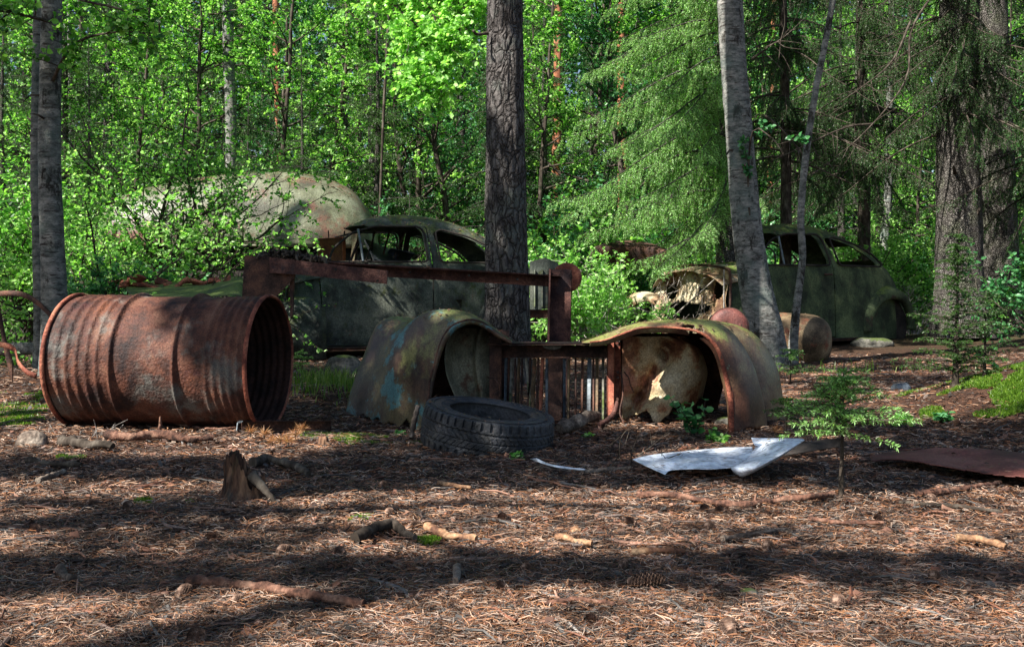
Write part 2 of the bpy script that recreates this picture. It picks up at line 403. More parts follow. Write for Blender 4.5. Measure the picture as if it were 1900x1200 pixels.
LG = [(.02, .07, .015), (.07, .23, .035), (.16, .42, .06), (.30, .60, .11), (.52, .76, .32)]
M['leaf'] = leafmat('bright_leaf', LG, .45)
M['leaf2'] = leafmat('yellow_green_leaf', [(.09, .25, .05), (.27, .55, .10), (.54, .78, .34)], .5)
M['leafd'] = leafmat('deep_leaf', [(.02, .09, .03), (.04, .17, .05), (.08, .26, .08), (.14, .36, .16)], .4)
M['needle'] = leafmat('spruce_needle', [(.025, .07, .015), (.05, .12, .025), (.09, .18, .04)], .25)
M['needleb'] = leafmat('fresh_spruce_needle', [(.10, .07, .04), (.10, .23, .06), (.28, .54, .15), (.54, .78, .38)], .45)
M['needled'] = leafmat('dark_spruce_needle', [(.05, .05, .025), (.02, .06, .015), (.045, .12, .03), (.09, .20, .06)], .35)
M['birch'] = barkmat('birch_bark', 'birch'); M['pine'] = barkmat('pine_bark', 'pine'); M['spruce'] = barkmat('spruce_bark', 'spruce')
M['redpine'] = barkmat('red_pine_bark', 'redpine'); M['twig'] = barkmat('twig_bark', 'twig')
M['palegrey'] = surf('dry_twig', [(.3, (.14, .12, .10)), (.6, (.34, .31, .28))], 20, 6, rough=.9)
# ------------------------------------------------------------------ ground: one sheet to the horizon, finer near the eye
def make_ground():
    ys = np.concatenate([np.linspace(-12, .8, 20), np.geomspace(1.0, 14, 330), np.geomspace(14.3, 50, 60), np.array([70, 100, 160, 300])])
    t = np.linspace(-1, 1, 261)
    V = []
    for y in ys:
        w = max(2.2, .75 * abs(y) + 1.2)
        x = t * w
        V.append(np.stack([x * (1 + 3.0 * np.abs(t) ** 9), np.full_like(x, y), 0 * x], -1))
    V = np.concatenate(V); V[:, 2] = gz(V[:, 0], V[:, 1])
    near = (V[:, 1] < 14) & (V[:, 1] > .5)
    V[near, 2] += .007 * vnoise(V[near], 22, 31, 3)
    m, nt, nd, lk = nmat('needle_floor')
    out = nd.new('ShaderNodeOutputMaterial'); bs = nd.new('ShaderNodeBsdfPrincipled'); bs.inputs['Roughness'].default_value = .9; bs.inputs['Specular IOR Level'].default_value = .15
    tc = nd.new('ShaderNodeTexCoord')
    def nz(sc, st=(1, 1, 1), rot=0, det=8, ro=.7):
        mp = nd.new('ShaderNodeMapping'); mp.inputs['Scale'].default_value = st; mp.inputs['Rotation'].default_value = (0, 0, rot); lk.new(tc.outputs['Object'], mp.inputs[0])
        n = nd.new('ShaderNodeTexNoise'); n.inputs['Scale'].default_value = sc; n.inputs['Detail'].default_value = det; n.inputs['Roughness'].default_value = ro; lk.new(mp.outputs[0], n.inputs['Vector']); return n.outputs[0]
    a = nz(30, (1, 5, 1), .5); b = nz(30, (5, 1, 1), -.4); c_ = nz(55)
    mx = nd.new('ShaderNodeMath'); mx.operation = 'MAXIMUM'; lk.new(a, mx.inputs[0]); lk.new(b, mx.inputs[1])
    r = ramp(nd, [(.42, (.02, .012, .009)), (.54, (.06, .032, .022)), (.62, (.14, .07, .042)), (.74, (.26, .17, .12))]); lk.new(mx.outputs[0], r.inputs[0])
    def mixc(f, A, B):
        x = nd.new('ShaderNodeMix'); x.data_type = 'RGBA'; lk.new(f, x.inputs[0]); lk.new(A, x.inputs[6])
        if isinstance(B, tuple): x.inputs[7].default_value = (*B, 1)
        else: lk.new(B, x.inputs[7])
        return x.outputs[2]
    def mr(v, lo, hi, c=0, d=1):
        x = nd.new('ShaderNodeMapRange'); x.interpolation_type = 'SMOOTHSTEP'; x.inputs[1].default_value = lo; x.inputs[2].default_value = hi; x.inputs[3].default_value = c; x.inputs[4].default_value = d; lk.new(v, x.inputs[0]); return x.outputs[0]
    col = mixc(mr(nz(2.3), .5, .65, 0, .55), r.outputs[0], (.05, .038, .03))
    sx = nd.new('ShaderNodeSeparateXYZ'); lk.new(tc.outputs['Object'], sx.inputs[0])
    far = mr(sx.outputs[1], 9, 15)
    ur = ramp(nd, [(.35, (.03, .035, .012)), (.5, (.05, .075, .02)), (.62, (.09, .06, .035)), (.75, (.16, .12, .08))]); lk.new(nz(5), ur.inputs[0])
    col = mixc(far, col, ur.outputs[0])
    lk.new(col, bs.inputs['Base Color'])
    bp = nd.new('ShaderNodeBump'); bp.inputs['Strength'].default_value = 1; bp.inputs['Distance'].default_value = .012
    ad = nd.new('ShaderNodeMath'); ad.operation = 'ADD'; lk.new(mx.outputs[0], ad.inputs[0]); lk.new(c_, ad.inputs[1]); lk.new(ad.outputs[0], bp.inputs['Height']); lk.new(bp.outputs[0], bs.inputs['Normal'])
    lk.new(bs.outputs[0], out.inputs[0])
    o = MB().add(V, grid_faces(len(ys), len(t))).build('ground', m)
    o['kind'] = 'structure'
make_ground()

def scatter_xy(n, ymin, ymax, margin=1.4, power=1.0):
    """points spread evenly per image area rather than per ground area (power 1), nearer = denser"""
    k = rng.random(n); y = 1 / (1 / ymax + k * (1 / ymin - 1 / ymax)) if power == 1 else ymin + (ymax - ymin) * k
    x = (rng.random(n) * 2 - 1) * (.52 * y * margin + .1)
    return x, y

# ---- pine needle litter (nobody could count it)
def litter():
    mats = [leafmat('fallen_needles', [(.025, .016, .012), (.06, .032, .022), (.11, .048, .024), (.25, .098, .036), (.38, .20, .105), (.50, .37, .28), (.12, .11, .10), (.04, .035, .03)], .1, .6, (1, 1, 1), 7),
            leafmat('bark_flakes', [(.03, .02, .016), (.08, .045, .032), (.20, .08, .045), (.34, .18, .12), (.15, .14, .13), (.05, .045, .04)], .1, .7, (1, 1, 1), 7)]
    mb = MB()
    n = 410000
    x, y = scatter_xy(n, 1.35, 9.5)
    keep = ~((((x - 2.8) / .75) ** 2 + ((y - 4.8) / .7) ** 2 < 1) & (rng.random(n) < .6))
    x, y = x[keep], y[keep]; n = len(x)
    p = np.stack([x, y, 0 * x], -1)
    dens = .55 + .45 * vnoise(p, 3.5, 77, 2); k = rng.random(n) < dens + .35; x, y = x[k], y[k]; n = len(x)
    z = gz(x, y) + rng.random(n) ** 2 * .014 + .001
    L = rng.uniform(.013, .036, n) * np.clip(y / 3.5, 1, 2.0); W = rng.uniform(.0004, .0009, n) * np.clip(y / 1.8, 1, 4)
    th = rng.random(n) * 2 * np.pi; pit = rng.normal(0, .16, n)
    D = np.stack([np.cos(th) * np.cos(pit), np.sin(th) * np.cos(pit), np.sin(pit)], -1)
    Nn = np.stack([rng.normal(0, .35, n), rng.normal(0, .35, n) - .3, np.ones(n)], -1)
    B = np.cross(D, Nn); B /= np.linalg.norm(B, axis=1)[:, None]
    C = np.stack([x, y, z], -1); bend = np.stack([rng.normal(0, .12, n), rng.normal(0, .12, n), np.abs(rng.normal(0, .06, n))], -1) * L[:, None]
    a = C - D * L[:, None] / 2; b = C + D * L[:, None] / 2; c = C + bend; w = B * W[:, None]
    V = np.stack([a - w, a + w, c - w, c + w, b - w * .5, b + w * .5], 1).reshape(-1, 3)
    i = np.arange(n)[:, None] * 6
    mb.add(V, np.concatenate([i + np.array([[0, 1, 3, 2]]), i + np.array([[2, 3, 5, 4]])]), 0)
    n = 42000
    x, y = scatter_xy(n, 1.35, 9.5)
    C = np.stack([x, y, gz(x, y) + .002 + rng.random(n) * .008], -1)
    th = rng.random(n) * 6.28; s = rng.uniform(.003, .011, n) * np.clip(y / 2.5, 1, 2.2)
    D = np.stack([np.cos(th), np.sin(th), rng.normal(0, .3, n)], -1); Nn = np.stack([rng.normal(0, .5, n), rng.normal(0, .5, n), np.ones(n)], -1)
    B = np.cross(D, Nn); B /= np.linalg.norm(B, axis=1)[:, None]
    asp = rng.uniform(.35, .9, n)
    V = np.stack([C - D * s[:, None], C + B * (s * asp)[:, None] * .8, C + D * s[:, None] * .9 + B * (s * .3)[:, None], C - B * (s * asp)[:, None]], 1).reshape(-1, 3)
    mb.add(V, np.arange(n * 4).reshape(-1, 4), 1)
    # tiny twigs
    for _ in range(1100):
        xx, yy = scatter_xy(1, 1.4, 9.0); xx, yy = xx[0], yy[0]
        l = random.uniform(.05, .16) * max(1, yy / 4); a = random.random() * 6.28; k = random.gauss(0, .5)
        ts = np.linspace(-.5, .5, 4)
        px = xx + np.cos(a + k * ts) * ts * l; py = yy + np.sin(a + k * ts) * ts * l
        r = random.uniform(.0012, .0032) * max(1, yy / 4)
        tube(mb, np.stack([px, py, gz(px, py) + .006 + np.abs(np.random.default_rng(_).normal(0, .005, 4))], -1), [r, r, r * .8, r * .5], 4, 1, False)
    for _ in range(420):      # thick bark flakes and stub ends
        xx, yy = scatter_xy(1, 1.45, 8.0); xx, yy = xx[0], yy[0]; s = random.uniform(.006, .016) * max(1, yy / 4)
        box(mb, (xx, yy, g1(xx, yy) + .006), (s * 2.2, s * 1.3, s * .45), 1, rotm(random.gauss(0, .4), random.gauss(0, .4), random.random() * 6.28), s * .2)
    for _ in range(150):
        xx, yy = scatter_xy(1, 1.5, 8.0); xx, yy = xx[0], yy[0]; l = random.uniform(.08, .24) * max(1, yy / 4); a = random.gauss(0, .5); k = random.gauss(0, .9)
        ts = np.linspace(-.5, .5, 7); px = xx + np.cos(a + k * ts) * ts * l; py = yy + np.sin(a + k * ts) * ts * l; r = random.uniform(.002, .0048) * max(1, yy / 4)
        tube(mb, np.stack([px, py, gz(px, py) + .009], -1), r * np.array([1, .9, 1.1, .8, .9, .7, .5]), 6, 1)
    o = mb.build('needle_litter', mats, smooth=False)
    tag(o, 'brown fallen needles, bark flakes and tiny twigs covering the forest floor', 'litter', kind='stuff')
litter()

def moss(name, label, blobs, n, mat='moss', L=(.006, .014)):
    """moss cushion: many tiny blades hugging the ground"""
    mb = MB()
    for (bx, by, rx, ry) in blobs:
        k = int(n / len(blobs)); r = np.sqrt(rng.random(k)); a = rng.random(k) * 6.28
        x = bx + r * np.cos(a) * rx; y = by + r * np.sin(a) * ry
        q = vnoise(np.stack([x, y, 0 * x], -1), 9, 3, 2) > -.35 + r * .45; x, y = x[q], y[q]; k = len(x)
        C = np.stack([x, y, gz(x, y) + .001], -1); l = rng.uniform(*L, k)
        D = np.stack([rng.normal(0, .5, k), rng.normal(0, .5, k), np.ones(k)], -1); D /= np.linalg.norm(D, axis=1)[:, None]
        th = rng.random(k) * 6.28; B = np.stack([np.cos(th), np.sin(th), 0 * th], -1) * (l * .35)[:, None]
        V = np.stack([C - B, C + B, C + D * l[:, None]], 1).reshape(-1, 3)
        mb.add(V, np.arange(k * 3).reshape(-1, 3))
    o = mb.build(name, M[mat], smooth=False)
    return tag(o, label, 'moss', kind='stuff')
moss('moss', 'bright green moss over the low mound at the right edge', [(2.5, 4.9, .6, .42), (2.2, 4.5, .35, .18), (2.6, 4.6, .5, .35)], 90000, L=(.01, .022))
moss('moss', 'green moss patches around the stump foot and the stick beside the drum', [(-1.03, 2.83, .05, .05), (-.93, 2.85, .06, .05), (-.62, 3.98, .1, .07), (-1.57, 3.55, .05, .03), (-.4, 2.55, .05, .04), (-.2, 2.35, .03, .02)], 9000)
moss('moss', 'green moss on the ground left of the big drum', [(-2.6, 5.2, .5, .5), (-2.25, 4.6, .25, .3)], 16000, L=(.01, .02))
moss('moss', 'yellow green moss strip in the litter between drum and tyre', [(-.72, 4.1, .22, .05), (-.45, 3.95, .16, .04)], 5000, 'grass')

# ------------------------------------------------------------------ plants
def leaves(mb, C, D, N, L, W, m=0, hexa=False):
    C = np.asarray(C); D = np.asarray(D) / (np.linalg.norm(D, axis=1)[:, None] + 1e-9)
    B = np.cross(D, N); B /= np.linalg.norm(B, axis=1)[:, None] + 1e-9
    N = np.cross(B, D); L = L[:, None]; W = W[:, None]; n = len(C)
    if hexa:
        V = np.stack([C, C + D * L * .28 + B * W * .5 + N * W * .12, C + D * L * .68 + B * W * .42 + N * W * .1, C + D * L - N * L * .1,
                      C + D * L * .68 - B * W * .42 + N * W * .1, C + D * L * .28 - B * W * .5 + N * W * .12], 1).reshape(-1, 3)
        i = np.arange(n)[:, None] * 6
        mb.add(V, np.concatenate([i + np.array([[0, 1, 2, 3]]), i + np.array([[0, 3, 4, 5]])]), m)
    else:
        V = np.stack([C, C + D * L * .45 + B * W * .5 + N * W * .12, C + D * L, C + D * L * .45 - B * W * .5 + N * W * .12], 1).reshape(-1, 3)
        mb.add(V, np.arange(n * 4).reshape(-1, 4), m)

class Plant:
    def __init__(s, seed, leafL=.05, leafW=.035, hexa=False, per=11, sides=5, grav=.0, wander=.18):
        s.r = np.random.default_rng(seed); s.wood = MB(); s.C = []; s.D = []; s.L = leafL; s.W = leafW; s.hexa = hexa; s.per = per; s.sides = sides; s.grav = grav; s.wander = wander
    def path(s, p, d, length, n, wander=None):
        w = s.wander if wander is None else wander
        pts = [np.array(p, float)]; d = np.array(d, float); d /= np.linalg.norm(d)
        for k in range(n):
            d = d + s.r.normal(0, w, 3) + np.array([0, 0, -s.grav]); d /= np.linalg.norm(d)
            pts.append(pts[-1] + d * length / n)
        return np.array(pts)
    def twig(s, p, d, length, rad, k=None):
        q = s.path(p, d, length, 4); tube(s.wood, q, np.linspace(rad, rad * .4, 5), 3, 0, False)
        k = k or s.per
        t = s.r.random(k) * 3.99; i = t.astype(int); f = (t - i)[:, None]
        C = q[i] * (1 - f) + q[i + 1] * f
        dd = (q[i + 1] - q[i]); dd /= np.linalg.norm(dd, axis=1)[:, None]
        side = s.r.normal(0, 1, (k, 3)); side[:, 2] *= .5
        s.C.append(C); s.D.append(dd * .5 + side * .8 + np.array([0, 0, -.12]))
    def branch(s, p, d, length, rad, level, nchild):
        n = 7
        q = s.path(p, d, length, n); rr = np.linspace(rad, rad * .35, n + 1)
        tube(s.wood, q, rr, s.sides if level > 1 else 4, 0, False)
        for c in range(nchild[0]):
            t = s.r.uniform(.2, 1.0) * n * .999; i = int(t); b = q[i] + (q[i + 1] - q[i]) * (t - i)
            dd = (q[i + 1] - q[i]); dd /= np.linalg.norm(dd)
            v = s.r.normal(0, 1, 3); v -= dd * v.dot(dd); v /= np.linalg.norm(v) + 1e-9
            nd = dd * .6 + v * .85 + np.array([0, 0, .12])
            L2 = length * s.r.uniform(.35, .6) * (1.25 - .5 * t / n)
            if level <= 1: s.twig(b, nd, L2, max(.0012, rad * .3))
            else: s.branch(b, nd, L2, rr[i] * .5, level - 1, nchild[1:])
        return q
    def crown(s, density_cut=None):
        C = np.concatenate(s.C); D = np.concatenate(s.D); n = len(C)
        N = s.r.normal(0, .6, (n, 3)); N += np.array([-.35, -.45, .6])
        mb = MB(); L = s.L * s.r.uniform(.55, 1.25, n)
        leaves(mb, C, D, N, L, L * s.W / s.L, 0, s.hexa)
        return mb

def bush_data(seed, h, spread, stems, l1, l2, per, L=.045, W=.03, hexa=False, lean=(0, 0), wander=.18):
    p = Plant(seed, L, W, hexa, per, wander=wander)
    for k in range(stems):
        a = p.r.random() * 6.28; s = p.r.uniform(.15, 1) * spread / h
        p.branch((p.r.normal(0, .06), p.r.normal(0, .06), -.03), (math.cos(a) * s + lean[0], math.sin(a) * s + lean[1], 1), h * p.r.uniform(.65, 1.05), .011 + .006 * h * p.r.random(), 2, [l1, l2])
    return p

def tree_data(seed, h, spread, nb, l2, per, L=.055, W=.04, base=.12, trunk=.05, sides=8):
    p = Plant(seed, L, W, False, per, wander=.12)
    q = p.path((0, 0, -.1), (0, 0, 1), h, 16, .05); rr = np.linspace(trunk, trunk * .2, 17); tube(p.wood, q, rr, sides, 0, False)
    for k in range(nb):
        t = p.r.uniform(base, .99) * 15.99; i = int(t); b = q[i] + (q[i + 1] - q[i]) * (t - i)
        a = p.r.random() * 6.28; u = t / 16
        lb = spread * (1.1 - .75 * u) * p.r.uniform(.6, 1.1)
        p.branch(b, (math.cos(a), math.sin(a), p.r.uniform(.2, .9)), lb, rr[i] * .4 + .004, 1, [l2])
    return p

def spruce_data(seed, h, reach, z0, z1, nb, trunk=.12, droop=.5, step=.07, bl=.35, nL=.018, nW=.0028, nstep=.011, hang=.8, az=None, side_tuft=True, up=0.1, zbias=1.0, sides=10, ntuft=2):
    """spruce: trunk, long drooping branches, hanging branchlets set with needles"""
    r = np.random.default_rng(seed); wood = MB(); C = []; D = []; 
    zz = np.linspace(-.15, h, 18); pts = np.stack([.02 * np.sin(zz), .02 * np.cos(zz * 1.3), zz], -1)
    tube(wood, pts, np.maximum(min(.01, trunk * .3), trunk * (1 - zz / (h * 1.04))) * (1 + .5 * np.exp(-np.maximum(zz, 0) / .25)), sides, 0, False)
    for k in range(nb):
        z = z0 + (z1 - z0) * r.random() ** zbias
        a = r.random() * 6.28 if az is None else az[0] + (az[1] - az[0]) * r.random()
        lb = reach * min(1, max(.12, (1 - z / h)) * 1.3) * r.uniform(.65, 1.1)
        n = max(5, int(lb / step)); d = np.array([math.cos(a), math.sin(a), up + r.normal(0, .08)])
        q = [np.array([0, 0, z])]
        for i in range(n):
            u = i / n
            d = d + np.array([r.normal(0, .03), r.normal(0, .03), -droop * .16 * (1 - 1.7 * u) * (8 / n) ** .5]); d /= np.linalg.norm(d)
            q.append(q[-1] + d * lb / n)
        q = np.array(q); tube(wood, q, np.linspace(min(.014, .002 + .008 * lb), .0012, n + 1), 4, 0, False)
        for i in range(max(1, int(n * .12)), n + 1):
            t = q[i] - q[i - 1]; t /= np.linalg.norm(t); s = np.array([-t[1], t[0], 0]); s /= np.linalg.norm(s) + 1e-9
            u = i / n
            for sg in (-1, 1) if i < n else (0,):
                l = bl * (1.05 - .75 * u) * r.uniform(.55, 1.15) * min(1, lb)
                if sg == 0: l = bl * .4
                dd = t * .55 + s * sg * r.uniform(.5, .9) + np.array([0, 0, -hang * r.uniform(.6, 1.3)]); dd /= np.linalg.norm(dd)
                m = max(3, int(l / .05)); qq = [q[i - 1] + (q[i] - q[i - 1]) * r.random()]
                for j in range(m):
                    dd = dd + np.array([r.normal(0, .07), r.normal(0, .07), -hang * .12]); dd /= np.linalg.norm(dd)
                    qq.append(qq[-1] + dd * l / m)
                qq = np.array(qq); tube(wood, qq, np.linspace(min(.0025, l * .02), min(.0012, l * .01), m + 1), 3, 0, False)
                kk = max(4, int(l / nstep)); tt = (np.arange(kk) + r.random(kk)) / kk * (m - .001); ii = tt.astype(int); f = (tt - ii)[:, None]
                c = qq[ii] * (1 - f) + qq[ii + 1] * f; td = qq[ii + 1] - qq[ii]; td /= np.linalg.norm(td, axis=1)[:, None]
                for _ in range(ntuft):
                    v = r.normal(0, 1, (kk, 3)); v[:, 2] += .3; v -= td * (v * td).sum(1)[:, None]; v /= np.linalg.norm(v, axis=1)[:, None] + 1e-9
                    C.append(c); D.append(td * .7 + v * .75)
    C = np.concatenate(C); D = np.concatenate(D); n = len(C)
    N = r.normal(0, 1, (n, 3)); crown = MB(); L = nL * r.uniform(.7, 1.25, n)
    leaves(crown, C, D, N, L, np.full(n, nW * 2) * r.uniform(.7, 1.2, n))
    return wood, crown

def trunk_mesh(name, pts, radii, mat, parent=None, sides=40, rows=160, amp=.006, freq=(18, 5), flare=.0, seed=1, plates=False):
    """a bark-covered trunk through pts, grooved for real"""
    q = catmull(pts, rows); rr = np.interp(np.linspace(0, 1, rows), np.linspace(0, 1, len(radii)), radii)
    th = np.linspace(0, 2 * np.pi, sides, endpoint=False)
    V = []
    for k in range(rows):
        s = np.linalg.norm(q[k] - q[0])
        fl = 1 + flare * math.exp(-s / .22) * (1 + .45 * np.cos(th * 4 + seed) + .25 * np.cos(th * 7 + 2 * seed))
        P3 = np.stack([np.cos(th) * freq[0] * rr[k], np.sin(th) * freq[0] * rr[k], np.full(sides, s * freq[1])], -1)
        nn = vnoise(P3, 1.0, seed, 3)
        d = amp * (nn * 1.2 if not plates else np.minimum(0, np.abs(nn) * 5 - 1.0) * 1.3 + nn * .6)
        r_ = rr[k] * fl + d
        V.append(np.stack([q[k, 0] + r_ * np.cos(th), q[k, 1] + r_ * np.sin(th), np.full(sides, q[k, 2])], -1))
    mb = MB().add(np.concatenate(V), grid_faces(rows, sides, True))
    return mb.build(name, mat, parent)
# ------------------------------------------------------------------ things
LITM = [leafmat('needles_on_metal', [(.05, .03, .02), (.14, .07, .04), (.30, .17, .09), (.38, .28, .2)], .1, .7, (1, 1, 1)), leafmat('bits_on_metal', [(.04, .03, .02), (.14, .08, .04), (.22, .18, .10)], .1, .7, (1, 1, 1))]
def revolve(mb, prof, sides, axis='x', m=0, fn=None):
    """prof: list of (s, r) along the axis"""
    prof = np.array(prof, float); th = np.linspace(0, 2 * np.pi, sides, endpoint=False)
    S = np.repeat(prof[:, 0], sides); R = np.repeat(prof[:, 1], sides); T = np.tile(th, len(prof))
    if fn is not None: R = R + fn(S, R, T)
    V = np.stack([S, R * np.cos(T), R * np.sin(T)], -1) if axis == 'x' else np.stack([R * np.cos(T), R * np.sin(T), S], -1)
    mb.add(V, grid_faces(len(prof), sides, True), m)
    return mb

def drum(name, label, cat, right, left, R, mats, hoops=(.34, .65), ribs=((.07, .27), (.80, .95)), closed_right=False, zoff=0, seed=1, group=None):
    a = Vector(left); b = Vector(right); L = (b - a).length; d = (b - a).normalized()
    t = thing(name, label, cat, ((a + b) / 2), 0, group)
    t.rotation_euler = (0, -math.asin(d.z), math.atan2(d.y, d.x))
    s = np.linspace(.006, L - .006, 260); u = s / L; r = np.full_like(s, R - .012)
    for h in hoops: r += .018 * np.exp(-((u - h) / .011) ** 2)
    for lo, hi in ribs:
        c = np.linspace(lo, hi, 5)
        for q in c: r += .008 * np.exp(-((u - q) / .012) ** 2)
    def dent(S, Rr, T):
        p = np.stack([S, np.cos(T) * R, np.sin(T) * R], -1)
        return .010 * vnoise(p, 3.2, seed, 3) + .0009 * vnoise(p, 60, seed + 5, 2)
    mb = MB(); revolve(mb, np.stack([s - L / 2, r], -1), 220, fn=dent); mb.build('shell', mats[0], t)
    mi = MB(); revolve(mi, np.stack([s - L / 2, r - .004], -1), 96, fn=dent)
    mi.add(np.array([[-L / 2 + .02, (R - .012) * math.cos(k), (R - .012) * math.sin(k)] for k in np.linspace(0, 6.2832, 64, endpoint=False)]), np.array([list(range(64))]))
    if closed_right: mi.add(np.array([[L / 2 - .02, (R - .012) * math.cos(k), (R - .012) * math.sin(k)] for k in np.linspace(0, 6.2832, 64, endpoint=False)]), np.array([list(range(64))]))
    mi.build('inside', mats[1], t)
    mb = MB(); s2 = np.linspace(-L / 2 + .01, L / 2 - .01, 70); aa = .3; rr2 = np.interp(s2 + L / 2, s, r) + .0015; rr2 = rr2 + dent(s2, rr2, np.full(70, aa))
    tube(mb, np.stack([s2, rr2 * math.cos(aa), rr2 * math.sin(aa)], -1), .0028, 5); mb.build('weld_seam', mats[0], t)
    for sx in (-1, 1):
        mr = MB(); pr = [(sx * (L / 2 - .008) + .010 * math.cos(k), R - .004 + .0075 * math.sin(k)) for k in np.linspace(0, 6.2832, 11)]
        revolve(mr, pr, 120, fn=lambda S, Rr, T: .010 * vnoise(np.stack([S * 0 + sx * L / 2, np.cos(T) * R, np.sin(T) * R], -1), 3.2, seed, 3)); mr.build('rim', mats[2], t)
    return t
rc = P(503, 672, 4.33); 
drum('oil_drum', 'big rust red ribbed steel drum lying on its side, open end facing right', 'drum', (rc[0], 4.33, .287), (-1.93, 4.43, .29), .2925, [M['drum'], M['drum_in'], M['rustred']])
fb = thing('car_fender', 'olive brown rounded fender lying behind the slim grey trunk near the right car', 'car part', P(1365, 630, 9.05))
mb = MB(); pr = [(-.03, .21), (0, .225), (.15, .24), (.35, .245), (.52, .243), (.64, .235), (.72, .215), (.775, .18), (.81, .13), (.825, .08), (.83, .03), (.831, .001)]
pr = catmull([(a_, b_, 0) for a_, b_ in pr], 80)[:, :2]
revolve(mb, [(a_, max(b_, .0005)) for a_, b_ in pr], 90, fn=lambda S, Rr, T: .010 * vnoise(np.stack([S, np.cos(T), np.sin(T)], -1), 2.5, 4, 3)); o = mb.build('shell', M['drum2'], fb); solidify(o, .005)
mb = MB(); revolve(mb, [(.60, .236), (.607, .246), (.614, .236)], 90); mb.build('crease', M['drum2'], fb)
fb.rotation_euler = (0, 0, math.radians(-20))

def loft(curves, n, m, closed=False):
    """curves: lists of (u, v, Y) in photo terms -> smooth sheet in the scene"""
    rows = [catmull([P(*q) for q in c], n) for c in curves]
    A = np.array(rows)                       # k x n x 3
    out = np.stack([catmull(A[:, j], m) for j in range(n)], 1)   # m x n x 3
    return out
def cv(pts, Y): return [(u, v, Y) for u, v in pts]

def sheet(name, A, mat, parent=None, t=.004, noise=.003, nsc=8, keep=None, seed=2):
    m, n, _ = A.shape
    V = A.reshape(-1, 3).copy()
    V[:, 1] += noise * vnoise(V, nsc, seed, 3)
    Fc = grid_faces(m, n)
    if keep is not None:
        c = V[Fc].mean(1); Fc = Fc[keep(c)]
    o = MB().add(V, Fc).build(name, mat, parent)
    return solidify(o, t)

# ---- the two fenders with the grille frame between them
clip = thing('car_front_end', 'rusty car front end of two arched fenders joined by a slatted grille frame', 'car wreck', (0, 0, 0))
Lc = [cv([(668, 762), (683, 715), (700, 668), (715, 632), (728, 612), (745, 606), (765, 606), (800, 606), (850, 610), (890, 618), (920, 628), (945, 640)], 5.0),
      cv([(639, 774), (655, 715), (675, 660), (690, 622), (701, 602), (720, 590), (745, 588), (768, 591), (800, 596), (850, 600), (895, 612), (945, 634)], 4.75),
      cv([(672, 782), (686, 725), (703, 668), (720, 628), (736, 611), (754, 603), (774, 601), (800, 599), (842, 597), (880, 602), (912, 614), (945, 633)], 4.6),
      cv([(712, 789), (725, 725), (741, 665), (757, 618), (772, 592), (792, 579), (820, 575), (850, 577), (880, 586), (905, 600), (925, 615), (949, 632)], 4.45),
      cv([(750, 794), (765, 720), (778, 665), (790, 620), (803, 598), (822, 585), (845, 582), (866, 584), (888, 592), (907, 603), (927, 618), (950, 633)], 4.35),
      cv([(784, 799), (799, 705), (808, 665), (818, 635), (830, 613), (845, 600), (866, 593), (886, 594), (903, 602), (922, 617), (936, 627), (950, 635)], 4.28),
      cv([(790, 799), (805, 710), (815, 670), (825, 641), (837, 621), (851, 609), (868, 602), (885, 603), (900, 610), (918, 623), (934, 632), (950, 639)], 4.285)]
ragged = lambda c: (c[:, 2] > .012 + .035 * vnoise(c * np.array([1, 1, .2]), 26, 6, 2)) & ~(vnoise(c, 7, 44, 3) > .66)
sheet('fender', loft(Lc, 130, 110), M['fender'], clip, noise=.012, nsc=6, keep=ragged)
Rc = [cv([(1094, 642), (1120, 640), (1150, 631), (1187, 619), (1225, 617), (1260, 619), (1290, 625), (1308, 636), (1325, 658), (1340, 708), (1349, 752), (1351, 806)], 4.185),
      cv([(1094, 636), (1120, 632), (1150, 621), (1187, 609), (1225, 607), (1262, 609), (1296, 615), (1319, 628), (1337, 652), (1352, 705), (1360, 750), (1362, 806)], 4.17),
      cv([(1087, 636), (1117, 629), (1147, 617), (1187, 604), (1225, 601), (1262, 601), (1305, 606), (1334, 618), (1357, 645), (1378, 695), (1390, 745), (1393, 804)], 4.20),
      cv([(1080, 636), (1110, 625), (1140, 612), (1187, 599), (1225, 595), (1262, 594), (1318, 597), (1349, 609), (1375, 637), (1397, 677), (1414, 737), (1424, 799)], 4.30),
      cv([(1080, 636), (1110, 627), (1142, 616), (1187, 605), (1226, 601), (1264, 601), (1313, 605), (1341, 618), (1365, 646), (1386, 683), (1403, 739), (1414, 797)], 4.345),
      cv([(1080, 635), (1110, 625), (1145, 612), (1187, 602), (1230, 597), (1278, 595), (1328, 600), (1362, 612), (1389, 638), (1409, 673), (1426, 733), (1436, 793)], 4.41),
      cv([(1082, 634), (1115, 624), (1150, 611), (1190, 602), (1240, 596), (1300, 594), (1350, 600), (1385, 611), (1410, 630), (1431, 660), (1446, 699), (1458, 782)], 4.58),
      cv([(1085, 640), (1120, 632), (1155, 620), (1190, 613), (1240, 608), (1300, 608), (1345, 614), (1372, 624), (1395, 642), (1412, 670), (1428, 706), (1438, 774)], 4.85)]
sheet('fender', loft(Rc, 130, 110), M['fenderR'], clip, noise=.009, nsc=6, keep=lambda c: ragged(c) & ~((c[:, 0] > .70) & (c[:, 0] < .80) & (c[:, 1] < 4.2) & (c[:, 2] > .40) & (vnoise(c, 40, 3) > .0)))
for cvx, mt_, rr_ in ((Rc[1], 'rustred', .0045), (Lc[5], 'rustdark', .0045)):
    q = catmull([P(*p) for p in cvx], 90); q += .004 * np.stack([vnoise(q, 14, 2), 0 * q[:, 0], vnoise(q, 14, 5)], -1); mb = MB(); tube(mb, q, rr_ * (1 + .5 * vnoise(q, 30, 8)), 6); mb.build('rolled_lip', M[mt_], clip)
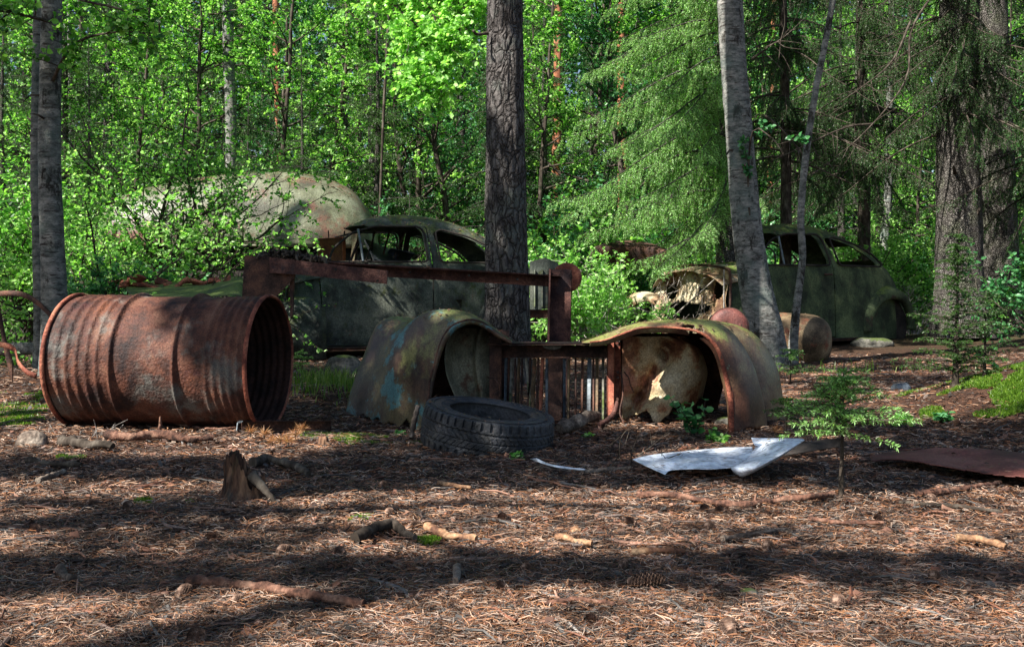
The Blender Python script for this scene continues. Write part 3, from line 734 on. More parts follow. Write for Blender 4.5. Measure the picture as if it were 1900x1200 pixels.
q = np.array([P(*p) for p in Rc[1]]); mb = MB(); A_ = catmull(q, 60)[12:]; B_ = A_ + np.array([-.022, .004, -.004]) * np.linspace(.4, 1, len(A_))[:, None]
mb.add(np.concatenate([A_ - np.array([0, .006, 0]), B_ - np.array([0, .006, 0])]), np.array([[k, k + 1, len(A_) + k + 1, len(A_) + k] for k in range(len(A_) - 1)])); solidify(mb.build('rusty_flange', M['rustred'], clip), .003)
# inner wheel-well panels
rows = [(624, 1156, 1268), (640, 1155, 1290), (660, 1154, 1304), (690, 1154, 1312), (715, 1154, 1308), (735, 1154, 1303), (752, 1154, 1297), (768, 1155, 1285), (784, 1156, 1262), (800, 1157, 1235)]
A = []
for v, a, b in rows:
    us = np.linspace(a, b, 60); r = []
    for u in us:
        d = ((u - 1245) * .80 + (v - 640) * .47)        # right of the diagonal crease
        Y = 4.49 - .09 * math.sin(math.pi * min(1, max(0, d / 80))) ** .7 + .05 * math.exp(-abs(d) / 10) - .0009 * max(0, min(60, -d))
        Y += .035 * math.exp(-((v - 653) / 3.5) ** 2) * (u < 1200) + .035 * math.exp(-((v - 737) / 4) ** 2) * (u < 1245)
        Y += .10 * max(0, (u - (b - 14)) / 14) ** 2
        r.append(P(u, v, Y))
    A.append(r)
A = np.array(A); A = np.stack([catmull(A[:, j], 90) for j in range(60)], 1)
sheet('inner_panel', A, M['inner'], clip, noise=.004, nsc=14, keep=lambda c: (c[:, 2] > .02 + .13 * sstep(.5, .75, c[:, 0]) * (.6 + .9 * vnoise(c * np.array([1, 0, 0]), 22, 3)))  )
A = np.array([catmull([P(a, v, 4.38), P(a * .8 + b * .2, v, 4.46), P((a + b) / 2 + 8, v, 4.5), P((a + b) / 2 + 18, v, 4.46), P(b, v, 4.5)], 40) for v, a, b in
              [(608, 842, 908), (640, 828, 909), (670, 825, 909), (700, 830, 909), (730, 842, 909), (757, 850, 909), (792, 856, 909)]])
A = np.stack([catmull(A[:, j], 60) for j in range(40)], 1)
sheet('inner_panel', A, M['innerL'], clip, noise=.008, nsc=9)
# dark aprons behind the wheel wells
A = np.array([[P(1150 + (b - 1150) * k / 12, v, Y) for k in range(13)] for v, b, Y in [(618, 1330, 4.84), (640, 1372, 4.84), (668, 1364, 4.84), (700, 1346, 4.86), (740, 1336, 4.88), (790, 1324, 4.88)]])
sheet('apron', A, M['rustdark'], clip)
A = np.array([[P(a + (945 - a) * k / 12, v, 4.95) for k in range(13)] for v, a in [(612, 735), (650, 705), (700, 690), (765, 672)]])
sheet('apron', A, M['rustdark'], clip)
YG = 4.47
def rail(name, u0, v0, u1, v1, Y, d=.03, mat='rustdark', Y2=None, parent=clip):
    a = P(u0, (v0 + v1) / 2, Y); b = P(u1, (v0 + v1) / 2, Y2 or Y); return beam(MB(), a, b, (v1 - v0) / F * Y, d).build(name, M[mat], parent)
def post(name, u0, u1, v0, v1, Y, d=.03, mat='rustdark', ub=None, parent=clip):
    a = P((u0 + u1) / 2, v0, Y); b = P(ub or (u0 + u1) / 2, v1, Y); return beam(MB(), a, b, (u1 - u0) / F * Y, d, up=(1, 0, 0), bev=.003).build(name, M[mat], parent)
rail('top_rail', 908, 641, 1128, 663, YG, .05)
rail('hood_edge', 905, 635, 1130, 638.5, YG - .02, .14)
rail('bottom_rail', 1008, 779, 1132, 785, YG, .04)
post('side_post', 908, 931, 622, 782, YG - .03, .05)
post('side_post', 1127, 1139, 632, 770, YG - .05, .05, 'rustred'); post('side_post', 1140.5, 1151, 634, 765, YG - .03, .03, 'rustred')
post('center_post', 1017, 1044, 662, 781, YG, .03)
sl = [(950, 7, 664, 775, 946, 'stone'), (963, 6, 664, 762, 960, 'drum2'), (976, 6, 664, 775, 986, 'stone'), (992, 8, 664, 775, 986, 'drum2'), (1007, 7, 664, 775, 1002, 'rustred'), (1015, 6, 664, 781, 1015, 'bluegrey'),
      (1047, 6, 664, 780, 1047, 'bluegrey'), (1055, 5, 666, 780, 1054, 'drum2'), (1094, 8, 664, 780, 1092, 'bluegrey'), (1108, 6, 664, 778, 1107, 'drum2'), (1119, 5, 662, 778, 1119, 'stone'), (939, 5, 664, 770, 937, 'bluegrey')]
sl += [(956, 4, 664, 772, 957, 'rustdark'), (969, 4, 664, 775, 967, 'rustdark'), (984, 5, 664, 775, 979, 'rustdark'), (999, 5, 664, 775, 996, 'rustdark'), (1068, 4, 664, 780, 1068, 'rustdark'), (1081, 5, 664, 780, 1079, 'rustdark'), (1101, 4, 664, 780, 1101, 'rustdark'), (945, 4, 664, 772, 943, 'rustdark')]
for u, w, v0, v1, ub, mt in sl: post('slat', u - w / 2, u + w / 2, v0, v1, YG + .01, .012, mt, ub)
mb = MB(); tube(mb, catmull([P(1145, 745, YG - .06), P(1140, 765, YG - .08), P(1126, 780, YG - .12), P(1112, 788, YG - .16)], 14), .012, 8); mb.build('bumper_bracket', M['rustbeam'], clip)
mb = MB(); th = np.linspace(math.pi, 2 * math.pi, 24)
c = P(1025, 641, YG - .045); V = [(c[0] + .044 * math.cos(k), c[1], c[2] + .018 * math.sin(k)) for k in th]; V2 = [(x, y + .02, z) for x, y, z in V]
mb.add(V + V2, np.array([[k, k + 1, k + 25, k + 24] for k in range(23)])); mb.add(V, [list(range(24))]); mb.build('badge_recess', M['stone'], clip)
for u, v in ((1147, 640), (1146, 700), (1145, 740), (1146, 690)):
    mb = MB(); c = P(u, v, YG - .06); tube(mb, [c, (c[0], c[1] - .012, c[2])], .007, 6); mb.build('bolt', M['rustdark'], clip)
mb = MB(); q = [P(1158, 690, 4.4), P(1166, 700, 4.38), P(1170, 715, 4.38), P(1176, 728, 4.38)]; tube(mb, catmull(q, 12), .003, 5); mb.build('loose_wire', M['rustdark'], clip); mb = MB()
tube(mb, catmull([P(905, 700, 4.38), P(918, 703, 4.33), P(926, 715, 4.33), P(930, 735, 4.36)], 12), .0035, 5); mb.build('loose_wire', M['rustdark'], clip); mb = MB(); tube(mb, catmull([P(1152, 690, 4.36), P(1156, 730, 4.33), P(1150, 765, 4.3), P(1158, 785, 4.28)], 12), .004, 5)
mb.build('loose_wire', M['rustdark'], clip)

# ---- tyre
ty = thing('tyre', 'bald black car tyre lying tilted in front of the fenders', 'tyre', P(905, 796, 3.86))
R = .258; Wt = .155
pr = []
for k in np.linspace(0, 1, 15): pr.append((-Wt / 2 * (.93 + .07 * math.sin(math.pi * k)), .165 + (R - .022 - .165) * k))
tr = [(-Wt / 2 * .98, R - .018), (-Wt / 2 * .95, R - .008)]
n = 34
for k in range(n + 1):
    q = -1 + 2 * k / n; groove = .004 if any(abs(q - g) < .05 for g in (-.45, 0, .45)) else 0
    tr.append((q * Wt / 2 * .9, R - .006 * q * q - groove))
prof = pr + tr + [(-a, b) for a, b in tr[:2][::-1]] + [(-a, b) for a, b in pr[::-1]] + [(a * .9, .172) for a in (Wt / 2, 0, -Wt / 2)]
prof += [(-Wt / 2 * .93, .165)]
def tread(S, Rr, T):
    q = S / (Wt / 2); notch = ((np.mod(T * 46 / 6.2832 + .25 * np.sign(q), 1) < .28) & (np.abs(q) > .58) & (Rr > R - .03)).astype(float)
    zig = .0035 * ((np.abs(q - .0) < .5) & (np.mod(T * 60 / 6.28 + 3 * np.abs(q), 1) < .15) & (Rr > R - .03))
    return -notch * .008 - zig + .003 * vnoise(np.stack([np.cos(T), np.sin(T), S], -1), 3, 8, 2) * (Rr > .2)
mb = MB(); revolve(mb, prof, 460, 'z', fn=tread); mb.build('tread', M['tyre'], ty, smooth=False)
for s_, r_ in ((Wt / 2 * .99, .19), (Wt / 2 * 1.0, .222), (-Wt / 2, .2)):
    mb = MB(); revolve(mb, [(s_ + .002 * math.cos(k), r_ + .0025 * math.sin(k)) for k in np.linspace(0, 6.2832, 7)], 160, 'z'); mb.build('sidewall_ring', M['tyre'], ty)
mb = MB(); revolve(mb, [(s_, r_) for s_, r_ in ((Wt / 2 * .93, .168), (Wt / 2 * .95, .158), (Wt / 2 * .86, .156), (Wt / 2 * .80, .17))], 160, 'z'); mb.build('bead', M['tyre'], ty)
ty.rotation_euler = (math.radians(3.5), math.radians(8.0), math.radians(20)); ty.rotation_mode = 'ZXY'
ty.rotation_mode = 'XYZ'
ty.rotation_euler = (Matrix.Rotation(math.radians(4.5), 3, 'X') @ Matrix.Rotation(math.radians(8), 3, 'Y')).to_euler()

# ---- rusty chassis beam standing in front of the left car
fr = thing('chassis_frame', 'rusty steel chassis beam propped across in front of the pine trunk', 'chassis frame', (0, 0, 0))
beam(MB(), P(540, 492, 5.62), P(1040, 522, 5.75), .068, .04).build('long_beam', M['rustbeam'], fr)
mb = MB(); beam(mb, P(540, 484, 5.58), P(1040, 512, 5.71), .006, .09); mb.build('flange', M['rustbeam'], fr)
def plate(mb, pts, Y, t=.012, m=0):
    a = [P(u, v, Y) for u, v in pts]; b = [(x, y + t, z) for x, y, z in a]; n = len(a)
    mb.add(a + b, [list(range(n))[::-1] if False else list(range(n)), [n + k for k in range(n)][::-1]] + [[k, (k + 1) % n, n + (k + 1) % n, n + k][::-1] for k in range(n)], m); return mb
plate(MB(), [(454, 474), (500, 476), (546, 481), (548, 512), (516, 548), (449, 552)], 5.44).build('gusset_plate', M['rustdark'], fr, smooth=False)
plate(MB(), [(538, 505), (545, 505), (543, 585), (538, 590)], 5.47, .03).build('strut', M['rustdark'], fr, smooth=False)
plate(MB(), [(500, 478), (560, 484), (719, 502), (717, 527), (560, 510), (500, 506)], 5.40, .03).build('short_beam', M['rustbeam'], fr, smooth=False)
beam(MB(), P(1041, 500, 5.75), P(1036, 760, 5.68), .125, .045, up=(1, 0, 0)).build('upright', M['rustbeam'], fr)
beam(MB(), P(1020, 500, 5.70), P(1015, 760, 5.63), .012, .09, up=(1, 0, 0)).build('upright_flange', M['rustbeam'], fr)
mb = MB(); c = P(1052, 515, 5.86)
pr = [(-.03, .03), (-.03, .065), (-.02, .082), (0, .088), (.02, .082), (.03, .065), (.03, .03), (-.03, .03)]
th = np.linspace(0, 6.2832, 48, endpoint=False); V = np.array([(r * math.cos(k), s, r * math.sin(k)) for s, r in pr for k in th]) + np.array(c); mb.add(V, grid_faces(len(pr), 48, True)); mb.build('end_ring', M['rustred'], fr)
for u, v in ((622, 500), (700, 521), (760, 505), (870, 511), (960, 518)):
    mb = MB(); c = P(u, v, 5.37 if u < 720 else 5.60); tube(mb, [c, (c[0], c[1] + .02, c[2])], .007, 8); mb.build('bolt_hole', M['black'], fr)
mb = MB()
for k in range(240):
    u = 478 + 130 * rng.random(); h = 14 * math.exp(-((u - 530) / 45) ** 2) * rng.random(); c = P(u, 478 + (u - 480) * .05 - h, 5.5 + rng.normal(0, .03)); d = rng.normal(0, 1, 3); d /= np.linalg.norm(d)
    tube(mb, [np.array(c) - d * .025, np.array(c) + rng.normal(0, .004, 3), np.array(c) + d * .025], [.006, .009, .004], 5)
tag(mb.build('needle_clump', M['twig']), 'dark clump of old needles and twigs heaped on the left end of the beam', 'debris clump')

# ---- old car bodies
def prism(pts, y0, y1, axis='y'):
    """cutter: polygon (a, b) pushed through from y0 to y1"""
    n = len(pts); mb = MB()
    if axis == 'y': V = [(a, y0, b) for a, b in pts] + [(a, y1, b) for a, b in pts]
    else: V = [(y0, a, b) for a, b in pts] + [(y1, a, b) for a, b in pts]
    area = sum(pts[k][0] * pts[(k + 1) % n][1] - pts[(k + 1) % n][0] * pts[k][1] for k in range(n))
    f0, f1 = list(range(n)), [n + k for k in range(n)][::-1]; sd = [[(k + 1) % n, k, n + k, n + (k + 1) % n] for k in range(n)]
    ccw = (area > 0) == (axis == 'y')
    if not ccw: f0, f1, sd = f0[::-1], f1[::-1], [q[::-1] for q in sd]
    return mb.add(V, [f0, f1] + sd)
def rounded(pts, r=.03, k=3):
    out = []; n = len(pts)
    for i in range(n):
        p, a, b = Vector(pts[i]), Vector(pts[i - 1]), Vector(pts[(i + 1) % n])
        u = (a - p); v = (b - p); rr = min(r, u.length * .45, v.length * .45); u = p + u.normalized() * rr; v = p + v.normalized() * rr
        for j in range(k + 1):
            t = j / k; q = u.lerp(p, t).lerp(p.lerp(v, t), t); out.append((q.x, q.y))
    return out
def boolean(me, cutters, op='DIFFERENCE', thick=.018):
    """cut a solidified sheet with prisms; returns the resulting mesh"""
    o = bpy.data.objects.new('tmp', me); COL.objects.link(o)
    md = o.modifiers.new('s', 'SOLIDIFY'); md.thickness = thick; md.offset = -1
    tmp = []
    for c in cutters:
        co = bpy.data.objects.new('tmpc', c.mesh('tmpc', [])); COL.objects.link(co); tmp.append(co)
        b = o.modifiers.new('b', 'BOOLEAN'); b.operation = op; b.object = co; b.solver = 'EXACT'
    dg = bpy.context.evaluated_depsgraph_get(); dg.update()
    r = bpy.data.meshes.new_from_object(o.evaluated_get(dg))
    for t in tmp + [o]:
        bpy.data.objects.remove(t)
    for p in r.polygons: p.use_smooth = False
    return r
def section_shell(xs, zt, w, z0, x_fine, nphi=44, ey=.42, ez=.62, tum=(.86, .5, .30), mir=True, dent=.006, seed=1):
    X = np.array(x_fine); ZT = np.interp(X, xs, zt) if False else catmull(np.stack([xs, zt, w], -1), 400)
    xx = ZT[:, 0]; zz = np.interp(X, xx, ZT[:, 1]); ww = np.interp(X, xx, ZT[:, 2])
    ph = np.linspace(0, np.pi, 2 * nphi + 1)
    V = []
    for x, t, wd in zip(X, zz, ww):
        c = np.cos(ph); s = np.sin(ph)
        y = -wd * np.sign(c) * np.abs(c) ** ey; z = z0 + (t - z0) * np.abs(s) ** ez
        y = y * (1 - tum[2] * np.clip((z - tum[0]) / tum[1], 0, 1) ** 1.2)
        V.append(np.stack([np.full_like(y, x), y, z], -1))
    V = np.array(V); P3 = V.reshape(-1, 3); nn = vnoise(P3, 2.2, seed, 3)
    P3[:, 1] += dent * 2.2 * nn * np.sign(P3[:, 1]) * (np.abs(P3[:, 1]) > .05); P3[:, 2] += dent * vnoise(P3, 3, seed + 4, 2)
    return MB().add(P3, grid_faces(len(X), len(ph))[:, ::-1])
WIN_F = rounded([(-.985, .89), (-.93, 1.02), (-.74, 1.17), (-.52, 1.235), (-.10, 1.24), (-.055, 1.19), (-.05, .90)], .05)
WIN_R = rounded([(.07, .90), (.055, 1.19), (.11, 1.215), (.38, 1.15), (.60, 1.05), (.74, .93), (.72, .895)], .05)
DOOR = [(-1.02, .13), (-1.05, .87), (-1.0, 1.03), (-.76, 1.21), (-.52, 1.275), (-.06, 1.285), (-.008, 1.22), (-.008, .13)]
def car_body(name, label, loc, rz, mat, nose_mat, seed, extras):
    t = thing(name, label, 'car wreck', loc, rz)
    xs = np.array([-1.30, -1.18, -1.03, -.85, -.62, -.4, -.1, .2, .5, .8, 1.05, 1.22, 1.33, 1.37]); zt = [.84, .88, .93, 1.11, 1.29, 1.36, 1.375, 1.34, 1.24, 1.09, .92, .73, .49, .32]
    w = [.60, .63, .655, .67, .68, .685, .69, .685, .67, .63, .56, .47, .36, .25]
    shell = section_shell(xs, zt, w, .08, np.linspace(-1.30, 1.37, 90), seed=seed)
    me = shell.mesh('shell', mat)
    dcut = lambda g: [prism([(a * 1.0 + (.0 if g == 0 else (-g if a < -.5 else g)), b + (0 if g == 0 else (-g if b < .5 else g))) for a, b in DOOR], s0, s1) for s0, s1 in ((-1.1, -.40), (.40, 1.1))]
    wins = [prism(WIN_F, -1.1, 1.1), prism(WIN_R, -1.1, 1.1)]
    wsh = prism(rounded([(-.52, .93), (.52, .93), (.45, 1.2), (.36, 1.25), (-.36, 1.25), (-.45, 1.2)], .06), -1.2, -.55, 'x')
    rw = prism(rounded([(-.30, .98), (.30, .98), (.26, 1.14), (-.26, 1.14)], .05), .5, 1.3, 'x')
    b = boolean(me, [wsh, rw] + wins + dcut(.012)); link('body', b, t)
    for k, dc in enumerate(dcut(0)):
        me2 = shell.mesh('dshell', mat)
        d = boolean(me2, [dc], 'INTERSECT'); 
        o = bpy.data.objects.new('tmpd', d); COL.objects.link(o); co = bpy.data.objects.new('tc', prism(WIN_F, -1.1, 1.1).mesh('tc', [])); COL.objects.link(co)
        bm_ = o.modifiers.new('b', 'BOOLEAN'); bm_.object = co; bm_.solver = 'EXACT'; dg = bpy.context.evaluated_depsgraph_get(); dg.update()
        r = bpy.data.meshes.new_from_object(o.evaluated_get(dg)); bpy.data.objects.remove(o); bpy.data.objects.remove(co)
        do = link('door', r, t)
        sy = -1 if k == 0 else 1
        mb = MB(); tube(mb, [(-.16, sy * .70, .80), (-.10, sy * .715, .80), (-.06, sy * .70, .80)], .011, 8); mb.build('door_handle', M['rustdark'], do)
        mb = MB(); tube(mb, [(-.70, sy * .60, 1.20), (-.66, sy * .645, .89)], .011, 6); mb.build('vent_post', M['bluegrey'], do)
    # rubber and lip round the windows
    for Wn in (WIN_F, WIN_R):
        for sy in (-1, 1):
            mb = MB(); pts = []
            for a, z in Wn + [Wn[0]]:
                ww = np.interp(a, xs, w); y = ww * (1 - .30 * max(0, (z - .86) / .5) ** 1.2) * (1 - .10 * max(0, (z - .95) / .4) ** 2); pts.append((a, sy * (y - .004), z))
            tube(mb, pts, .011, 6); mb.build('window_seal', M['black'], t)
    mb = MB(); box(mb, (0, 0, .10), (2.4, 1.1, .03)); mb.build('floor_pan', M['rustdark'], t)
    mb = MB(); box(mb, (-1.0, 0, .80), (.12, 1.14, .16)); mb.build('dashboard', M['rustdark'], t)
    for sy in (-.32, .32):
        mb = MB(); box(mb, (-.25, sy, .32), (.48, .46, .14), bev=.04); box(mb, (.0, sy, .62), (.12, .46, .52), R=rotm(0, .2, 0), bev=.05); mb.build('seat', M['black'], t)
    mb = MB(); box(mb, (.62, 0, .60), (.10, 1.05, .55), R=rotm(0, .3, 0), bev=.04); mb.build('rear_seat', M['black'], t)
    mb = MB(); tube(mb, [(-.95, -.32, .8), (-.68, -.32, .88)], .012, 6); ang = np.linspace(0, 6.2832, 33); tube(mb, [(-.68 + .06 * math.sin(k), -.32 + .2 * math.cos(k), .90 + .19 * math.sin(k)) for k in ang], .010, 6, cap=False); mb.build('steering_wheel', M['black'], t)
    # rear wing arches and running boards
    for sy in (-1, 1):
        V = []; th = np.linspace(-.15, np.pi + .12, 40); cx, cz = .86, .22
        for (r, yo, ex) in ((.49, .565, 0), (.475, .605, 0), (.45, .66, 0), (.41, .70, 0), (.36, .715, 0), (.335, .705, 0), (.325, .66, 0)):
            V.append([(cx + (r * 1.02) * -math.cos(k) * 1.0, sy * (yo - .10 * max(0, -math.cos(k)) ** 1.5), cz + (r * .96) * math.sin(k)) for k in th])
        o = MB().add(np.array(V).reshape(-1, 3), grid_faces(7, 40)).build('rear_fender', mat, t); solidify(o, .006)
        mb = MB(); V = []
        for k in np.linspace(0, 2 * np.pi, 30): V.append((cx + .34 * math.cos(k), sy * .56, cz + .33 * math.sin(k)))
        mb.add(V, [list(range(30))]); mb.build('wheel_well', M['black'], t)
        mb = MB(); box(mb, (-.36, sy * .70, .10), (1.55, .13, .03), bev=.01); mb.build('running_board', M['rustdark'], t)
    # torn bulkhead where the bonnet used to be
    n, m_ = 70, 50; V = []
    for i in range(m_):
        z = .06 + .80 * i / (m_ - 1)
        hw = .615 * (1 - .12 * (max(0, z - .45) / .41) ** 3)
        for j in range(n):
            y = (j / (n - 1) * 2 - 1) * hw; V.append((-1.31 - .16 * math.exp(-((z - .15) / .3) ** 2) + .05 * math.cos(y * 9) * math.sin(z * 8), y, z))
    V = np.array(V); V[:, 0] += .035 * vnoise(V, 3.5, seed, 3)
    Fc = grid_faces(m_, n); c = V[Fc].mean(1)
    hole = (((c[:, 1] - .04) / .30) ** 2 + ((c[:, 2] - .40) / .11) ** 2 + .8 * vnoise(c, 9, seed) < 1) | (((c[:, 1] + .40) / .09) ** 2 + ((c[:, 2] - .62) / .09) ** 2 < 1) | (((c[:, 1] - .40) / .09) ** 2 + ((c[:, 2] - .62) / .09) ** 2 < 1) | ((c[:, 2] < .3) & (vnoise(c, 9, seed + 3) > .25)) | (vnoise(c, 14, seed + 9) > .7)
    o = MB().add(V, Fc[~hole]).build('bulkhead', nose_mat, t); solidify(o, .005)
    mb = MB(); tube(mb, catmull([(-1.33, -.60, .30), (-1.33, -.61, .78), (-1.33, -.50, .86), (-1.34, 0, .90), (-1.33, .50, .86), (-1.33, .61, .78), (-1.33, .60, .30)], 50), .014, 6); mb.build('bulkhead_rim', M['rustdark'], t)
    V = []
    for i, x in enumerate(np.linspace(-1.02, -1.42, 8)):
        for y in np.linspace(-1, 1, 26): V.append((x - .05 * (1 - y * y), y * .60, .905 - .05 * i / 7 - .16 * abs(y) ** 3.2 - .03 * (i / 7) ** 2 + .012 * vnoise([[x, y, 0]], 4, seed)[0]))
    o = MB().add(V, grid_faces(8, 26)).build('scuttle', nose_mat if nose_mat is not mat else mat, t); solidify(o, .006)
    extras(t)
    return t
def exL(t):
    # front wing, rounded block shape beside the bulkhead
    V = []; th = np.linspace(0, np.pi, 26)
    for k, (x, s) in enumerate(((-1.44, .0), (-1.435, .55), (-1.42, .8), (-1.38, .93), (-1.30, 1.0), (-1.2, 1.0), (-1.10, .97), (-1.03, .82))):
        V.append([(x, -.66 - .19 * s * abs(math.cos(q)) ** .5 * (1 if math.cos(q) > 0 else -1), .02 + .55 * s * math.sin(q) ** .45 + .0) for q in th])
    o = MB().add(np.array(V).reshape(-1, 3), grid_faces(8, 26)).build('front_fender', M['carL'], t); solidify(o, .006)
    mb = MB(); box(mb, (-.86, -.12, .97), (.04, .38, .34), R=rotm(0, 0, .5)); mb.build('orange_board', M['orange'], t)
    mb = MB(); box(mb, (-.3, .1, .98), (.34, .5, .03), R=rotm(.5, .35, .2)); box(mb, (-.12, .2, .99), (.26, .3, .012), R=rotm(-.3, .2, 0)); mb.build('loose_panel', M['bluegrey'], t)
    for k in range(9):
        mb = MB(); a = -.9 + .09 * k; beam(mb, (a, -.2 + .05 * k, .8), (a + .14 * ((k * 7) % 5 - 1) / 4 + .08, .1, 1.22), .018, .012); mb.build('loose_lath', M[['rustbeam', 'wood', 'rustdark'][k % 3]], t)
    mb = MB(); box(mb, (.2, -.672, .5), (.16, .02, .1), bev=.009); mb.build('hinge_plate', M['carL'], t)
car_body('old_car', 'dark grey paint peeled car body without wheels behind the rusty beam', (-.97, 10.02, -.01), math.radians(20), M['carL'], M['carL'], 5, exL)
def exR(t):
    rr = np.random.default_rng(4); mb = MB()
    for k in range(80):
        y = rr.uniform(-.55, .6); z = rr.uniform(.12, .8); d = np.array([rr.normal(0, .3), rr.normal(0, .5), rr.normal(-.6, .6)]); d /= np.linalg.norm(d); l = rr.uniform(.06, .3); p = np.array([-1.40 - .06 * rr.random(), y, z])
        tube(mb, [p - d * l / 2, p + rr.normal(0, .01, 3), p + d * l / 2], [.004, .003, .0015], 4, 0, False)
    tube(mb, [(-1.42, -.5, .75), (-1.5, .1, .35)], .008, 5); tube(mb, [(-1.4, -.6, .84), (-1.4, -.6, .42)], .008, 5); mb.build('caught_twigs', M['palegrey'], t)
car_body('old_car', 'mossy green car body with rounded tail beside the big spruce trunk on the right', (3.18, 11.4, .0), math.radians(28), M['carR'], M['nose'], 9, exR).scale = (1.05, 1.0, 1.0)

# back-left wreck: long domed roof over dark windows
dm = thing('old_car', 'pale green and rust car with long domed roof half hidden by the leafy bush', 'car wreck', (-3.31, 12.4, 0), math.radians(6))
xs = np.array([-1.66, -1.60, -1.48, -1.25, -.9, -.4, .2, .8, 1.1, 1.35, 1.55, 1.64]); zt = [1.42, 1.60, 1.74, 1.84, 1.92, 2.02, 2.08, 2.06, 1.98, 1.84, 1.58, 1.36]; w = [.42, .60, .72, .80, .84, .86, .86, .84, .80, .72, .58, .45]
sh = section_shell(xs, zt, w, 1.14, np.linspace(-1.66, 1.64, 80), ey=.55, ez=.85, tum=(1.3, .6, .1), seed=21, dent=.012); o = sh.build('roof', M['dome'], dm); solidify(o, .008)
xs2 = np.array([-2.2, -1.9, -1.2, 0, 1.2, 1.7, 1.9]); sh2 = section_shell(xs2, [1.0, 1.10, 1.2, 1.22, 1.2, 1.05, .8], [.6, .74, .84, .86, .82, .7, .5], .2, np.linspace(-2.2, 1.9, 60), tum=(.9, .5, .05), seed=23)
b = boolean(sh2.mesh('lower', M['black']), [prism(rounded([(-1.2, .86), (-1.1, 1.10), (-.3, 1.12), (-.3, .86)], .05), -1.2, 1.2), prism(rounded([(-.2, .86), (-.2, 1.12), (.7, 1.12), (.8, .86)], .05), -1.2, 1.2)]); link('body', b, dm)
for x in (-1.35, -.25, .75, 1.4):
    for sy in (-1, 1):
        mb = MB(); beam(mb, (x - .05, sy * .78, .95), (x, sy * .74, 1.4), .05, .04, up=(1, 0, 0)); mb.build('pillar', M['dome'], dm)
for k_, yy_ in enumerate((-.5, 0, .5)):      # pressed ribs along the roof
    mb = MB(); xx_ = np.linspace(-1.45, 1.4, 60); zt_ = np.interp(xx_, xs, zt); ww_ = np.interp(xx_, xs, w); h_ = 1.14 + (zt_ - 1.14) * np.sqrt(np.clip(1 - (np.abs(yy_) / ww_) ** 2.6, .05, 1)) ** .8
    tube(mb, np.stack([xx_, np.full(60, yy_), h_ - .012], -1), .016, 6); mb.build('roof_rib', M['dome'], dm)
mb = MB(); tube(mb, catmull([(-1.66, -.4, 1.16), (-1.4, -.72, 1.15), (-.5, -.86, 1.15), (.6, -.85, 1.15), (1.4, -.68, 1.15), (1.64, -.44, 1.16)], 40), .018, 6); mb.build('roof_gutter', M['dome'], dm)

# pale-rimmed hood shell lying behind the drum
A = loft([[(250, 566, 6.6), (300, 556, 6.6), (350, 553, 6.6), (400, 550, 6.6), (440, 548, 6.6), (455, 560, 6.6)], [(240, 545, 6.9), (300, 547, 6.9), (350, 543, 6.9), (400, 536, 6.9), (440, 527, 6.9), (452, 535, 6.9)],
          [(235, 538, 7.1), (280, 541, 7.1), (350, 536, 7.1), (400, 530, 7.1), (440, 521, 7.1), (455, 525, 7.1)], [(235, 528, 7.6), (280, 523, 7.6), (350, 524, 7.6), (400, 522, 7.6), (440, 512, 7.6), (455, 520, 7.6)]], 40, 30)
tag(sheet('car_hood', A, M['carR'], noise=.02, nsc=6), 'mossy green hood shell showing just over the top of the big drum', 'car part')
mb = MB(); 
for k in range(14):
    u = 215 + 17 * k; c = P(u, 532 - 10 * rng.random(), 7.25 + .3 * rng.random()); box(mb, c, (.10 + .08 * rng.random(), .08, .02), R=rotm(rng.normal(0, .5), rng.normal(0, .5), rng.random() * 3))
tag(mb.build('rust_flake_heap', M['rustred'], smooth=False), 'red rusted sheet scraps piled behind the top of the big drum', 'scrap heap')

# small wreck pieces in the bright bush
def blockpanel(name, label, pts, Y, t, mat, cat='wreck panel'):
    o = plate(MB(), pts, Y, t).build(name, M[mat], smooth=False); md = o.modifiers.new('b', 'BEVEL'); md.width = .008; md.segments = 2; return tag(o, label, cat)
bx = thing('wreck_box', 'grey green ribbed tail panel of a wreck just right of the pine trunk', 'wreck panel', (0, 0, 0))
plate(MB(), [(984, 485), (1012, 478), (1036, 488), (1036, 572), (984, 575)], 8.6, .3).build('panel', M['carL'], bx, smooth=False)
for u in (992, 1006, 1020, 1030): post('rib', u - 1.5, u + 1.5, 500, 570, 8.59, .02, 'carL', parent=bx)
rail('cross_bar', 980, 574, 1050, 590, 8.5, .05, 'rustdark', parent=bx)
A = loft([[(1150, 580, 10.5), (1155, 560, 10.4), (1172, 545, 10.2), (1200, 541, 10.1), (1225, 548, 10.0)], [(1153, 590, 10.3), (1160, 565, 10.2), (1178, 552, 10.0), (1200, 549, 9.9), (1222, 556, 9.8)], [(1160, 606, 10.3), (1168, 580, 10.2), (1182, 566, 10.0), (1200, 560, 9.9), (1215, 566, 9.8)]], 24, 16)
tag(sheet('fender_scrap', A, M['nose'], noise=.01), 'small curved cream fender half buried between bright bush and torn car front', 'car part')
A = loft([[(1095, 462, 11.5), (1120, 452, 11.6), (1160, 446, 11.7), (1200, 450, 11.7), (1235, 460, 11.6)], [(1095, 470, 11.3), (1120, 462, 11.4), (1160, 458, 11.5), (1200, 462, 11.5), (1235, 468, 11.4)], [(1098, 500, 11.4), (1120, 505, 11.5), (1160, 500, 11.6), (1200, 500, 11.6), (1232, 495, 11.5)]], 30, 16)
tag(sheet('rusty_roof', A, M['rustdark'], noise=.02), 'brown rusted roof piece behind the bright bush and under the spruce boughs', 'car part')

